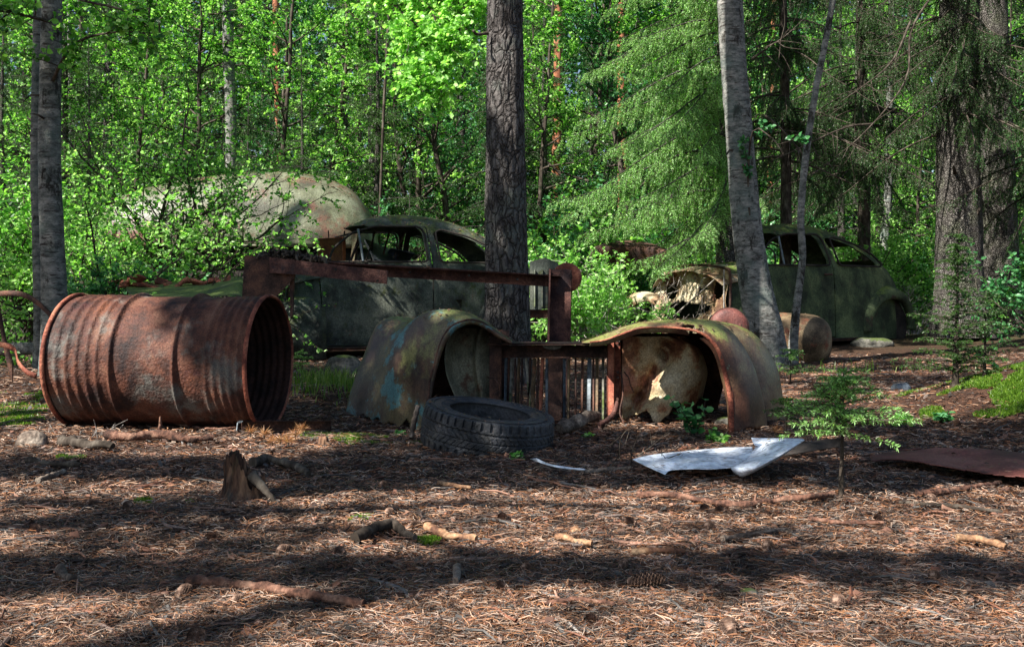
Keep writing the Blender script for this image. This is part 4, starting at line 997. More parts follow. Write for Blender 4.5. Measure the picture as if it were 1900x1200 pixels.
# round lid leaning beside the birch
lid = thing('drum_lid', 'round red brown lid leaning upright against the second fender top', 'lid', P(1352, 606, 7.4))
mb = MB(); pr = [(0, 0), (.012, .06), (.008, .10), (0, .13), (-.02, .142), (-.035, .145), (-.035, .138), (-.02, .135)]
revolve(mb, [(s, max(r, .001)) for s, r in pr], 60, 'z'); mb.build('dish', M['plate'], lid); lid.rotation_euler = (math.radians(82), 0, math.radians(-12))
mb = MB(); ang = np.linspace(0, 6.2832, 60); tube(mb, [(.143 * math.cos(k), .143 * math.sin(k), -.03) for k in ang], .006, 6, cap=False); mb.build('rim', M['rustdark'], lid)

# ---- white folded sheet on the ground
def L3(u, v, z):      # point seen at (u, v) whose height is z
    Y = (H - z) * F / (v - VH)
    for _ in range(3):
        zz = z + .008 + g1((u - 950) / F * Y, Y); Y = (H - zz) * F / (v - VH)
    return ((u - 950) / F * Y, Y, zz)
ws = thing('white_sheet', 'torn white enamelled metal sheet with raised folded edge lying on the litter', 'metal sheet', (0, 0, 0))
rows = [[L3(1174, 852, .035), L3(1202, 845, .035), L3(1250, 839, .04), L3(1300, 834, .04), L3(1350, 830, .045), L3(1396, 829, .05)],
        [L3(1186, 858, .03), L3(1222, 851, .03), L3(1260, 848, .035), L3(1305, 845, .04), L3(1350, 842, .04), L3(1396, 838, .05)],
        [L3(1200, 865, .03), L3(1238, 857, .028), L3(1270, 857, .035), L3(1310, 855, .04), L3(1350, 851, .04), L3(1390, 848, .048)],
        [L3(1218, 873, .02), L3(1247, 863, .02), L3(1278, 866, .03), L3(1315, 866, .035), L3(1345, 862, .035), L3(1374, 858, .04)],
        [L3(1234, 880, .012), L3(1246, 872, .012), L3(1284, 870, .03), L3(1320, 870, .035), L3(1345, 868, .035), L3(1357, 867, .04)]]
A = np.array([catmull(r, 70) for r in rows]); A = np.stack([catmull(A[:, j], 46) for j in range(70)], 1)
sl_ = lambda c: ~((c[:, 0] > .60) & (c[:, 0] < .78) & (np.abs(c[:, 1] - (3.50 + .25 * (c[:, 0] - .62))) < .012 * (c[:, 0] - .58) / .1))
sheet('flat_panel', A, M['white'], ws, t=.002, noise=0, keep=sl_)
rows = [[L3(1394, 812, .085), L3(1398, 822, .075), L3(1402, 829, .055), L3(1396, 838, .05)],
        [L3(1440, 813, .09), L3(1430, 824, .085), L3(1415, 836, .07), L3(1390, 848, .05)],
        [L3(1490, 814, .10), L3(1470, 828, .095), L3(1438, 845, .075), L3(1376, 858, .045)],
        [L3(1487, 820, .09), L3(1440, 848, .07), L3(1400, 868, .05), L3(1357, 867, .04)],
        [L3(1486, 821, .088), L3(1444, 850, .055), L3(1384, 882, .02), L3(1365, 879, .015)]]
A = np.array([catmull(r, 30) for r in rows]); A = np.stack([catmull(A[:, j], 40) for j in range(30)], 1)
sheet('folded_edge', A, M['white'], ws, t=.002, noise=0)
Aw = np.array([[L3(984, 851, .03), L3(995, 850, .035)], [L3(1010, 861, .025), L3(1020, 860, .03)], [L3(1040, 868, .02), L3(1045, 865, .025)], [L3(1084, 873, .012), L3(1086, 870, .018)]])
Aw = np.stack([catmull(Aw[:, j], 24) for j in range(2)], 1)
tag(sheet('white_strip', Aw, M['white'], t=.003, noise=0), 'narrow bent white metal strip on the ground in front of the tyre', 'metal strip')
def torn(name, label, rows, mat, cat, nu=70, nv=30, keep=None, t=.003, noise=.004):
    A = np.array([catmull(r, nu) for r in rows]); A = np.stack([catmull(A[:, j], nv) for j in range(nu)], 1)
    V = A.reshape(-1, 3); V[:, 2] += noise * vnoise(V, 7, 3, 2)
    return tag(sheet(name, A, M[mat], None, t=t, noise=0, keep=keep), label, cat)
kp = lambda c: ~(((c[:, 0] < 1.62) & (np.abs(c[:, 1] - 3.64 - .25 * (c[:, 0] - 1.3)) < .018 + .012 * vnoise(c, 30, 2))) | ((c[:, 0] < 1.66) & (np.abs(c[:, 1] - 3.50 - .1 * (c[:, 0] - 1.3)) < .014 + .01 * vnoise(c, 25, 4)))) & (c[:, 1] > 3.34 - 1.3 * np.clip(c[:, 0] - 1.24, 0, .5) + .03 * vnoise(c, 14, 6, 2))
torn('rusty_plate', 'flat red brown rusted steel plate with torn left edge at the right side', [[L3(1615, 845, .02), L3(1690, 832, .03), L3(1780, 832, .04), L3(1860, 836, .045), L3(1960, 850, .04)],
     [L3(1620, 860, .02), L3(1700, 850, .03), L3(1790, 855, .04), L3(1870, 860, .04), L3(1980, 875, .03)], [L3(1640, 880, .016), L3(1720, 888, .02), L3(1800, 905, .02), L3(1890, 925, .018), L3(1990, 950, .015)]], 'plate', 'metal plate', 90, 60, kp)
torn('charred_sheet', 'narrow black sheet edge lying between white sheet and spruce seedling', [[L3(1470, 826, .03), L3(1510, 818, .045), L3(1560, 812, .06)], [L3(1455, 845, .012), L3(1510, 836, .02), L3(1575, 826, .03)]], 'black', 'metal sheet', 30, 12)
b = thing('steel_bar', 'dark flat steel bar with hooked left end below the drum mouth', 'steel bar', (0, 0, 0))
beam(MB(), (*P(448, 792, 4.15)[:2], .035), (*P(615, 795, 4.2)[:2], .03), .045, .012).build('bar', M['rustdark'], b); beam(MB(), P(442, 782, 4.12), P(450, 782, 4.12), .006, .02).build('hook', M['bluegrey'], b)
beam(MB(), P(442, 783, 4.12), P(440, 798, 4.12), .005, .02, up=(1, 0, 0)).build('hook', M['bluegrey'], b)

# ---- sticks, roots, stump
def stick(name, label, pts, r, mat='redwood', cat='stick', r1=None, n=60, sides=12, bumps=.25, side=(), lift=0):
    q = []
    for p in pts:
        x, y = (p[0] - 950) / F * GY(p[1]), GY(p[1]); q.append((x, y, g1(x, y) + r * .8 + .008 + lift + (p[2] if len(p) > 2 else 0)))
    c = catmull(q, n); nn = vnoise(c, 30, int(pts[0][0]), 2); rr = np.linspace(r, r1 or r * .7, n) * (1 + bumps * nn); c += nn[:, None] * r * .3
    mb = MB(); tube(mb, c, rr, sides)
    for q_ in range(len(mb.v)):
        mb.v[q_] = mb.v[q_] + np.stack([vnoise(mb.v[q_], .55 / r, 3 + k_, 3) * r * .42 for k_ in range(3)], -1)
    for k, (i, dx, dy, dz, l) in enumerate(side):
        i = int(i * (n - 1)); tube(mb, [c[i], c[i] + np.array([dx, dy, dz]) * l * .5 + .003, c[i] + np.array([dx, dy, dz]) * l], [rr[i] * .6, rr[i] * .4, rr[i] * .2], 5)
    return tag(mb.build(name, M[mat]), label, cat)
stick('fallen_branch', 'thick straight reddish branch lying bottom left in the shade', [(350, 1092), (470, 1105), (560, 1120), (676, 1136)], .0105, r1=.009)
stick('fallen_branch', 'long curved reddish branch in front of the white sheet', [(1180, 925), (1255, 928), (1370, 938), (1445, 930), (1500, 932), (1545, 924)], .010, r1=.008, side=((.55, .2, .1, .9, .03),))
stick('fallen_branch', 'brown branch below the red brown plate', [(1700, 920), (1760, 918), (1830, 907), (1855, 900)], .009)
stick('fallen_branch', 'thin forked branch on the sunlit litter right of centre', [(1340, 1005), (1380, 996), (1430, 994), (1455, 990), (1465, 1001)], .007, 'wood')
stick('fallen_branch', 'pale pink branch with upright stub in front of the drum', [(200, 822), (240, 826), (290, 822), (350, 826), (395, 824)], .02, r1=.014, mat='redwood', side=((.5, .1, 0, 1, .07),))
stick('fallen_branch', 'arched bare branch rising in front of the drum middle', [(265, 783, .02), (300, 795, .02), (340, 797), (400, 806), (455, 803)], .007, r1=.004)
stick('fallen_branch', 'dark rotten branch on the left litter', [(115, 828), (160, 836), (210, 838)], .02, 'twig')
stick('fallen_branch', 'dark thin branch in the left shade band', [(50, 862), (100, 866), (150, 870)], .011, 'twig')
stick('fallen_branch', 'pale green brown stick near the left edge', [(70, 898), (95, 890), (122, 876)], .010, 'wood')
stick('fallen_branch', 'dark slim branch beneath the spruce seedling at right', [(1670, 936), (1750, 948), (1860, 954)], .006, 'twig')
stick('fallen_branch', 'pale pink twig at bottom centre in full sun', [(1015, 1136), (1070, 1140), (1140, 1144)], .006, r1=.004)
stick('fallen_branch', 'thin grey curved twig at the bottom edge', [(1015, 1166), (1050, 1172), (1080, 1196)], .0035, 'palegrey')
stick('fallen_branch', 'grey twig lying under the white strip', [(1080, 880), (1130, 874), (1170, 872)], .008, 'wood')
stick('fallen_branch', 'reddish stick on the litter right of the seedling stem', [(1500, 962), (1560, 970), (1640, 972)], .0065)
stick('root', 'dark arched root with moss in the centre foreground', [(660, 1012), (690, 1000), (730, 992), (770, 1008)], .014, 'twig', 'root', r1=.008)
stick('root', 'weathered grey root arching right of the stump', [(470, 870), (500, 864), (540, 874), (572, 890)], .016, 'twig', 'root', r1=.010)
stick('wood_chip', 'split pale orange wood piece right of the mossy root', [(790, 992), (830, 1002), (885, 1010)], .011, 'chip', 'wood chip', n=22, sides=7, bumps=.5)
stick('wood_chip', 'bright yellow wood splinter in the centre litter', [(1032, 1008), (1065, 1014), (1098, 1020)], .009, 'chip', 'wood chip', n=18, sides=6, bumps=.3)
stick('wood_chip', 'orange decayed wood pieces right of centre', [(1172, 1034), (1210, 1036), (1270, 1034)], .009, 'chip', 'wood chip', n=22, sides=7, bumps=.6)
stick('wood_chip', 'straight yellow stick piece below the tyre', [(812, 905), (845, 909), (875, 912)], .0085, 'chip', 'wood chip', n=14, sides=6, bumps=.1)
stick('wood_chip', 'tan wood piece near the right edge', [(1775, 1012), (1810, 1014), (1865, 1026)], .009, 'chip', 'wood chip', n=22, sides=7, bumps=.5)
stick('wood_chip', 'short dark wood plug lying below the centre litter', [(848, 1062), (847, 1078), (846, 1094)], .009, 'wood', 'wood chip', n=6)
stick('wood_chip', 'grey rolled bark piece on the shaded lower left', [(112, 1058), (122, 1068), (135, 1080)], .010, 'wood', 'wood chip', n=6)
stick('fallen_branch', 'broken pale plank end under the grille', [(1040, 806, .0), (1075, 800, .01), (1105, 790, .02)], .03, 'wood', 'branch', n=10, bumps=.4)
st = thing('upright_stick', 'short pale peeled stick standing against the left fender', 'stick', (0, 0, 0))
mb = MB(); q = catmull([P(763, 812, 4.05), P(768, 785, 4.07), P(772, 768, 4.08), P(775, 755, 4.1)], 14); tube(mb, q, [.011 + .002 * math.sin(k * 2) for k in range(14)], 8); mb.build('stem', M['wood'], st)
mb = MB(); tube(mb, [P(775, 756, 4.1), P(776, 752, 4.1)], .010, 8); mb.build('cut_end', M['chip'], st)
# bare upright twigs in front of the drum
def bare(name, label, roots, mat='palegrey', s=1, r=.0025):
    t_ = thing(name, label, 'twig'); rr = np.random.default_rng(int(roots[0][0]))
    for u, v, du, dv in roots:
        mb = MB()
        Y = GY(v); a = np.array(P(u, v, Y)); b = np.array(P(u + du, v + dv, Y)); a[2] = g1(a[0], a[1]) - .01
        m_ = (a + b) / 2 + rr.normal(0, .012, 3); tube(mb, catmull([a, m_, b], 10), np.linspace(r, r * .4, 10), 5)
        for k in range(3):
            t = rr.uniform(.3, .9); p = a + (b - a) * t; tube(mb, [p, p + rr.normal(0, .02, 3) + np.array([0, 0, .015])], [r * .6, r * .3], 4)
        mb.build('stem', M[mat], t_)
    return t_
bare('bare_twig', 'thin pale forked twigs standing up against the drum belly', [(182, 815, -8, -36), (200, 815, 12, -28), (203, 812, 34, -34), (110, 812, -18, -22)])
bare('bare_twig', 'tangle of dark bare twigs in front of the right fender opening', [(1130, 838, 60, -45), (1150, 850, 20, -60), (1170, 846, 75, -50), (1185, 842, -40, -25), (1100, 850, 50, -40), (1170, 868, 20, -70), (1205, 850, 60, -25), (1210, 872, 55, -32), (1120, 870, 35, -30), (1180, 830, 60, -18), (1190, 820, 90, -10)], 'twig', r=.003)
bare('bare_twig', 'pale bent twigs hanging at the left edge behind the drum', [(35, 668, -15, -60), (60, 672, -8, -50), (15, 662, 10, -50), (52, 690, -20, -95), (68, 690, -25, -80)], r=.004)
# stump
su = thing('tree_stump', 'splintered rotten stump with jagged top in the left foreground', 'stump', (*P(452, 925, 2.86)[:2], 0))
sides, rows_ = 80, 50; V = []
th = np.linspace(0, 2 * np.pi, sides, endpoint=False)
top = .105 * np.clip(1.15 - .75 * sstep(-.9, 1.0, np.cos(th)) + .35 * np.sin(3 * th + 1) * .5 + .25 * (rng.random(sides) - .5), .2, 1.25)
for k in range(rows_):
    t = k / (rows_ - 1); z = -.02 + (top + .02) * t
    r = .052 + .05 * np.exp(-(z + .02) / .022) * (1 + .5 * np.cos(3 * th - .6)) + .010 * vnoise(np.stack([np.cos(th) * 2.2, np.sin(th) * 2.2, z * 3], -1), 3, 6, 2) + .004 * np.sin(th * 17)
    V.append(np.stack([r * np.cos(th) + z * .05, r * .85 * np.sin(th), z], -1))
for k in range(6):
    t = 1 - (k + 1) / 7; V.append(np.stack([V[rows_ - 1][:, 0] * t, V[rows_ - 1][:, 1] * t, V[rows_ - 1][:, 2] - .012 * (k + 1) * (1 + .3 * np.sin(5 * th))], -1))
MB().add(np.array(V).reshape(-1, 3), grid_faces(len(V), sides, True)).build('trunk', M['stump'], su)
mb = MB(); tube(mb, catmull([(.03, -.03, .07), (.075, -.05, .03), (.11, -.06, -.01)], 12), np.linspace(.016, .006, 12) * (1 + .06 * rng.normal(0, 1, 12)), 10); mb.build('root_flare', M['twig'], su)
mb = MB()
for (x, y, h) in ((-.045, 0, .122), (-.03, -.03, .11), (-.04, .02, .10), (.01, .03, .08)): tube(mb, [(x, y, .05), (x + .004, y, h * .8), (x - .002, y, h)], [.014, .008, .001], 5)
mb.build('splinter', M['stump'], su)
def lump(name, label, u, v, sx, sy, sz, mat, cat, seed=1, sides=26, rot=0):
    Y = GY(v); x = (u - 950) / F * Y; th = np.linspace(0, 2 * np.pi, sides, endpoint=False); ph = np.linspace(-.35 * np.pi, .5 * np.pi - .02, 16); V = []
    for p in ph:
        c = np.abs(np.cos(p)) ** .6 * np.sign(np.cos(p)); V.append(np.stack([c * np.cos(th), c * np.sin(th), np.full(sides, math.sin(p))], -1))
    V = np.array(V).reshape(-1, 3); V *= (1 + .22 * vnoise(V, 1.7, seed, 3))[:, None]; V = V * np.array([sx, sy, sz]); V = V @ rotm(0, 0, rot).T
    mb = MB().add(V, grid_faces(16, sides, True)); mb.add(V[-sides:], [list(range(sides))])
    o = mb.build(name, M[mat]); o.location = (x, Y, g1(x, Y) + sz * .15); return tag(o, label, cat)
lump('stone', 'squarish mossy block behind the left fender', 637, 694, .14, .10, .12, 'stone', 'stone', 3)
lump('stone', 'mossy flat stone under the tail of the right car', 1618, 648, .22, .15, .07, 'stone', 'stone', 5)
lump('stone', 'grey rounded stone in the sunny litter at lower right', 1388, 1108, .022, .018, .014, 'stone', 'stone', 8)
lump('stone', 'pale mossy stone under the right fender foot', 1345, 790, .045, .04, .03, 'stone', 'stone', 11)
lump('wood_lump', 'small rotten wood lump near the left edge', 60, 828, .06, .04, .05, 'wood', 'wood lump', 13)
lump('wood_lump', 'small brown mossy stub between stump and tyre', 600, 824, .022, .02, .04, 'stump', 'wood lump', 15)
lump('wood_lump', 'knobby orange brown wood lump in the centre litter', 1068, 990, .016, .014, .014, 'chip', 'wood lump', 17)
lump('stone', 'bluish pale stone on the path toward the right car', 1672, 722, .06, .05, .04, 'bluegrey', 'stone', 19)
lump('stone', 'grey boulder lit behind the frame upright', 1085, 622, .30, .25, .18, 'stone', 'stone', 23)
# log and bent strip at the left edge
mb = MB(); q = catmull([P(-60, 648, 6.9), P(20, 648, 6.9), P(90, 644, 7.0)], 14); tube(mb, q, .045 + .004 * np.sin(np.arange(14)), 12); tag(mb.build('log', M['palegrey']), 'grey weathered log lying behind the left end of the big drum', 'log')
def strip(name, label, pts, w, mat):
    q = catmull([P(*p) for p in pts], 40); mb = MB(); V = np.concatenate([q + np.array([0, 0, w / 2]), q - np.array([0, 0, w / 2])]); n = len(q)
    mb.add(V, np.array([[k, k + 1, n + k + 1, n + k] for k in range(n - 1)])); o = mb.build(name, M[mat]); solidify(o, .006); return tag(o, label, 'metal strip')
strip('bent_strip', 'arched rusty metal strip at the left edge behind the birches', [(-30, 556, 6.4), (0, 545, 6.3), (40, 546, 6.2), (70, 562, 6.15), (100, 590, 6.1)], .035, 'rustdark')
strip('bent_strip', 'twisted orange metal band hanging beside the drum rim at left', [(-20, 636, 5.2), (15, 642, 5.1), (28, 650, 5.1), (34, 672, 5.05), (50, 690, 5.0), (68, 698, 5.0)], .028, 'rustred')
strip('bent_strip', 'upright rusty angle iron at the far left edge', [(-12, 540, 5.6), (2, 600, 5.6), (12, 650, 5.6), (24, 690, 5.6)], .12, 'rustdark')

# ---- cones
def cone_mesh(seed, L=.075, R=.016):
    mb = MB(); rr = np.random.default_rng(seed); n = 120
    tube(mb, [(0, 0, 0), (0, 0, L * .5), (0, 0, L)], [R * .6, R * .75, R * .2], 8)
    for k in range(n):
        t = k / n; a = k * 2.39996; z = L * (.02 + .95 * t); r = R * (math.sin(math.pi * (t * .86 + .12)) ** .6); d = np.array([math.cos(a), math.sin(a), 0]); s = np.array([-d[1], d[0], 0]); w = R * .42; c = np.array([0, 0, z])
        p0 = c + d * r * .45; out_ = c + d * r * 1.12 + np.array([0, 0, L * .07])
        mb.add([p0 - s * w * .6, p0 + s * w * .6, out_ + s * w * .8 - np.array([0, 0, L * .02]), out_ + np.array([0, 0, L * .015]), out_ - s * w * .8 - np.array([0, 0, L * .02])], [[0, 1, 2, 3, 4]])
    return mb.mesh('cone', M['cone'], smooth=False)
cm = [cone_mesh(1, .085, .017), cone_mesh(2, .042, .016)]
special = {0: 'long brown spruce cone lying diagonal in the shaded lower centre', 1: 'dark round pine cone at the bottom edge left of centre', 2: 'rounded straw coloured cone at the bottom edge right of centre', 3: 'spruce cone just behind the long cone in the lower centre'}
spots = [(1165, 1095, 0, 1.0, .3), (355, 1190, 1, 1.0, 0), (1358, 1190, 1, 1.1, 1.4), (1150, 1062, 0, .6, 1.1), (760, 985, 1, .8, .5), (515, 1025, 1, .9, 1), (380, 995, 0, .6, .2), (715, 962, 1, .8, 1), (245, 945, 1, .9, 2), (160, 935, 1, .8, 1), (925, 975, 1, .8, 0), (1310, 985, 1, .9, 1), (1420, 1025, 1, .9, 1), (1345, 950, 1, .8, 2), (1300, 945, 1, .7, 0),
         (1550, 1135, 1, .9, 1), (1085, 1165, 1, .8, 0), (940, 1108, 1, .7, 2), (330, 1112, 1, .9, 1), (575, 880, 1, .9, 0), (1725, 935, 1, .9, 1), (1490, 905, 1, .8, 2), (1620, 965, 1, .8, 0), (970, 1070, 1, .7, 1), (640, 1040, 1, .8, 2), (430, 1130, 1, .7, 1), (1730, 1090, 1, .8, 1), (1840, 1010, 1, .8, 0), (850, 940, 1, .8, 1), (60, 985, 1, .9, 0), (705, 905, 1, .8, 1), (1180, 985, 1, .8, 2)]
for k, (u, v, m_, s, a) in enumerate(spots):
    Y = GY(v); x = (u - 950) / F * Y; o = link('pine_cone' if m_ else 'spruce_cone', cm[1 if m_ else 0]); o.scale = (s * .85,) * 3
    o.location = (x, Y, g1(x, Y) + .013 * s); o.rotation_euler = (math.radians(80), 0, a * 1.7 + .8)
    if k in special: tag(o, special[k], 'cone')
    else: tag(o, 'small dark brown cone among the fallen needles' if m_ else 'closed light brown spruce cone half sunk in the sunny needles left of centre', 'cone', 'pine cones lying in the needle litter' if m_ else None)

# ---- needles and leaf bits that have fallen on the wrecks
def litter_on(o, n, par=None, minz=.45, size=1.0, seed=1):
    r = np.random.default_rng(seed); bpy.context.view_layer.update(); mw = np.array(o.matrix_world); me = o.data
    N = np.zeros(len(me.polygons) * 3); me.polygons.foreach_get('normal', N); N = N.reshape(-1, 3); C = np.zeros(len(me.polygons) * 3); me.polygons.foreach_get('center', C); C = C.reshape(-1, 3); A_ = np.zeros(len(me.polygons)); me.polygons.foreach_get('area', A_)
    Nw = N @ mw[:3, :3].T; s = np.sign(Nw[:, 2:3]); Nw = Nw * s
    w = A_ * (Nw[:, 2] > minz) * (.3 + np.clip(vnoise(C, 6, seed, 2) + .3, 0, 1))
    if w.sum() == 0: return
    i = r.choice(len(w), n, p=w / w.sum()); c = C[i] + (N[i] * s[i]) * .008 + r.normal(0, .006, (n, 3)) * (1 - np.abs(N[i])); d = np.cross(N[i], r.normal(0, 1, (n, 3))); d /= np.linalg.norm(d, axis=1)[:, None]
    L = r.uniform(.012, .035, n) * size; mb = MB(); k = n * 3 // 4
    leaves(mb, c[:k] - d[:k] * L[:k, None] / 2, d[:k], (N[i] * s[i])[:k], L[:k], np.full(k, .0022 * size)); leaves(mb, c[k:], d[k:], (N[i] * s[i])[k:] + r.normal(0, .3, (n - k, 3)), L[k:] * .6, L[k:] * .4, 1)
    q = mb.build('fallen_needles', LITM, par or o.parent or o, smooth=False); q['kind'] = 'stuff'
    if not (par or o.parent): q.matrix_parent_inverse = Matrix()

for k, o in enumerate([o for o in clip.children if o.name.startswith('fender')]): litter_on(o, 900, minz=.6, seed=k)
for o in list(ws.children): litter_on(o, 50, minz=.3, seed=5)
for o in [o for o in ty.children if o.name.startswith('tread')]: litter_on(o, 260, minz=.6, seed=8)
for t_ in [o for o in COL.objects if o.name.startswith('old_car')]:
    for ch in list(t_.children):
        if ch.name.startswith(('body', 'roof')) and len(ch.data.polygons) > 100: litter_on(ch, 1500, minz=.7, size=2.0, seed=7)
for o in [o for o in fr.children if o.name.startswith('flange')]: litter_on(o, 160, minz=.7, seed=9)
litter_on(COL.objects['rusty_plate'], 70, seed=3)
# ------------------------------------------------------------------ near trees
def px_tree(name, label, cat, pts, Y, kind, top=9.0, sides=44, rows=220, amp=.005, freq=(18, 5), flare=.35, plates=False, seed=1, group=None):
    """pts: (u centre, v, width in px) from the top of the picture downward; the trunk goes on up to `top` metres"""
    t = thing(name, label, cat, (0, 0, 0), 0, group)
    q = [P(u, v, Y) for u, v, w in pts]; r = [w / 2 / F * Y for u, v, w in pts]
    q = q[::-1]; r = r[::-1]
    gx, gy = q[0][0], q[0][1]; base = (gx, gy, g1(gx, gy) - .1)
    if q[0][2] > base[2] + .15: q = [base] + q; r = [r[0] * 1.05] + r
    d = np.array(q[-1]) - np.array(q[-2]); k = (top - q[-1][2]) / d[2]
    q.append(tuple(np.array(q[-1]) + d * k * .5)); r.append(r[-1] * .85); q.append(tuple(np.array(q[-2]) + d * k)); r.append(r[-1] * .6)
    dist = np.concatenate([[0], np.cumsum(np.linalg.norm(np.diff(np.array(q), axis=0), axis=1))]); rs = np.interp(np.linspace(0, dist[-1], 60), dist, r)
    trunk_mesh('trunk', q, rs, M[kind], t, sides, rows, amp, freq, flare, seed, plates)
    return t, q, r

pine, pq, pr_ = px_tree('pine_tree', 'straight thick pine trunk with plated bark in the middle of the clearing', 'tree', [(937, -60, 66), (937, 100, 70), (938, 300, 74), (940, 480, 80), (941, 640, 88)], 6.5, 'pine', sides=150, rows=620, amp=.006, freq=(30, 6), flare=.25, plates=True, seed=3)
mb = MB(); tube(mb, catmull([P(905, 62, 6.4), P(885, 64, 6.35), P(878, 57, 6.3)], 8), [.014, .012, .009, .012, .010, .009, .009, .008], 7); mb.build('branch_stub', M['twig'], pine)
b1, q1, _ = px_tree('birch_tree', 'thicker grey birch trunk of the pair at the left edge', 'tree', [(97, -50, 36), (94, 120, 38), (92, 300, 40), (97, 450, 42), (102, 600, 46)], 6.2, 'birch', rows=260, amp=.003, freq=(30, 14), seed=5)
b2, q2, _ = px_tree('birch_tree', 'slim birch trunk just left of the thicker one at the left edge', 'tree', [(72, -50, 16), (68, 150, 17), (66, 320, 18), (70, 450, 19), (74, 600, 21)], 6.6, 'birch', rows=200, amp=.003, freq=(40, 14), seed=6)
b3, q3, _ = px_tree('birch_tree', 'leaning mossy grey birch trunk in front of the right car', 'tree', [(1352, -40, 46), (1360, 100, 47), (1372, 250, 50), (1384, 400, 54), (1400, 520, 58), (1418, 620, 64)], 8.0, 'birch', rows=300, amp=.006, freq=(22, 8), flare=.5, seed=7)
s4, q4, _ = px_tree('rowan_tree', 'slim crooked grey trunk crossing the front window of the right car', 'tree', [(1556, -60, 11), (1535, 60, 12), (1515, 160, 12), (1495, 290, 13), (1486, 400, 13), (1489, 480, 13), (1479, 560, 14), (1472, 640, 16)], 8.5, 'birch', rows=220, amp=.003, freq=(40, 10), seed=8, sides=24)
sp1, qs1, _ = px_tree('spruce_tree', 'big spruce trunk with flared roots behind the right car tail', 'tree', [(1780, -60, 68), (1778, 150, 72), (1778, 350, 78), (1780, 520, 84), (1783, 625, 94)], 11.3, 'spruce', rows=400, amp=.014, freq=(14, 6), flare=.2, seed=9, sides=90)
sp2, qs2, _ = px_tree('spruce_tree', 'darker spruce trunk standing behind the big one at the right edge', 'tree', [(1838, -60, 52), (1845, 150, 55), (1852, 350, 60), (1858, 600, 70)], 13, 'spruce', rows=300, amp=.012, freq=(14, 6), flare=.3, seed=10, sides=60)
for args in [('red_pine_tree', 'thin orange red pine trunk lit between birch and slim grey trunk', [(1437, -40, 9), (1432, 200, 10), (1428, 400, 12), (1426, 480, 12)], 20, 'redpine'),
             ('red_pine_tree', 'reddish pine trunk lit in the thicket right of the central pine', [(1036, -40, 14), (1034, 200, 16), (1032, 300, 17), (1030, 420, 18)], 21, 'redpine'),
             ('red_pine_tree', 'reddish pine trunk high up in the left thicket', [(512, -40, 12), (513, 100, 13), (520, 300, 14), (522, 420, 14)], 22, 'redpine'),
             ('birch_tree', 'grey birch trunk rising behind the left bush', [(424, -40, 20), (423, 80, 20), (428, 200, 21), (430, 400, 22)], 16, 'birch'),
             ('birch_tree', 'slender pale birch trunk lit between right car and big spruce', [(1652, 150, 12), (1650, 280, 13), (1646, 400, 15), (1638, 480, 17)], 16, 'birch'),
             ('pine_tree', 'dark trunk far behind the gap left of the central pine', [(855, -40, 13), (857, 150, 14), (856, 300, 15), (858, 420, 15)], 22, 'pine'),
             ('pine_tree', 'dark trunk far back left of the pine with scaly bark', [(686, -40, 12), (688, 150, 13), (690, 300, 14), (690, 420, 14)], 20, 'pine'),
             ('birch_tree', 'pale thin trunk at the far upper left behind the birch pair', [(128, -40, 9), (130, 150, 10), (133, 300, 11), (134, 420, 11)], 18, 'birch'),
             ('red_pine_tree', 'brown pine trunk far back behind the spruce boughs', [(1152, -40, 15), (1153, 150, 16), (1155, 300, 17), (1155, 420, 18)], 19, 'redpine'),
             ('pine_tree', 'dark thin trunk far back beside the right spruce', [(1595, -40, 12), (1592, 200, 13), (1590, 400, 15), (1588, 450, 15)], 18, 'spruce')]:
    px_tree(args[0], args[1], 'tree', args[2], args[3], args[4], top=13, sides=16, rows=60, amp=.008, flare=.2, seed=int(args[2][0][0]))

for t_, q_, r_, mt_, n_ in ((b1, q1, .07, 'birch', 7), (b3, q3, .12, 'birch', 7), (pine, pq, .14, 'pine', 6), (sp1, qs1, .25, 'spruce', 14), (sp2, qs2, .2, 'spruce', 10), (s4, q4, .04, 'birch', 5)):
    r5 = np.random.default_rng(n_ + 40); cc = catmull(q_, 60)
    for k in range(n_):      # broken dead stubs
        i = r5.integers(6, 40); a = r5.random() * 6.28; dv = np.array([math.cos(a), math.sin(a), r5.uniform(-.4, .4)]); l = r5.uniform(.05, .25)
        mb = MB(); p0 = cc[i] + dv * r_ * .6; tube(mb, catmull([p0, p0 + dv * l * .6, p0 + dv * l + np.array([0, 0, r5.normal(0, .04)])], 7), np.linspace(.016, .005, 7) * r_ / .12, 6); mb.build('branch_stub', M['twig'], t_)
# ------------------------------------------------------------------ foliage masters
def make_plant(name, label, cat, wood, crown, loc, mats, group=None, rz=0, sc=1, wname='trunk', cname='crown'):
    t = thing(name, label, cat, loc, rz, group); t.scale = (sc,) * 3
    wood.build(wname, M[mats[0]], t); crown.build(cname, M[mats[1]], t, smooth=False)
    return t
def gxy(u, Y): x = (u - 950) / F * Y; return (x, Y, g1(x, Y))

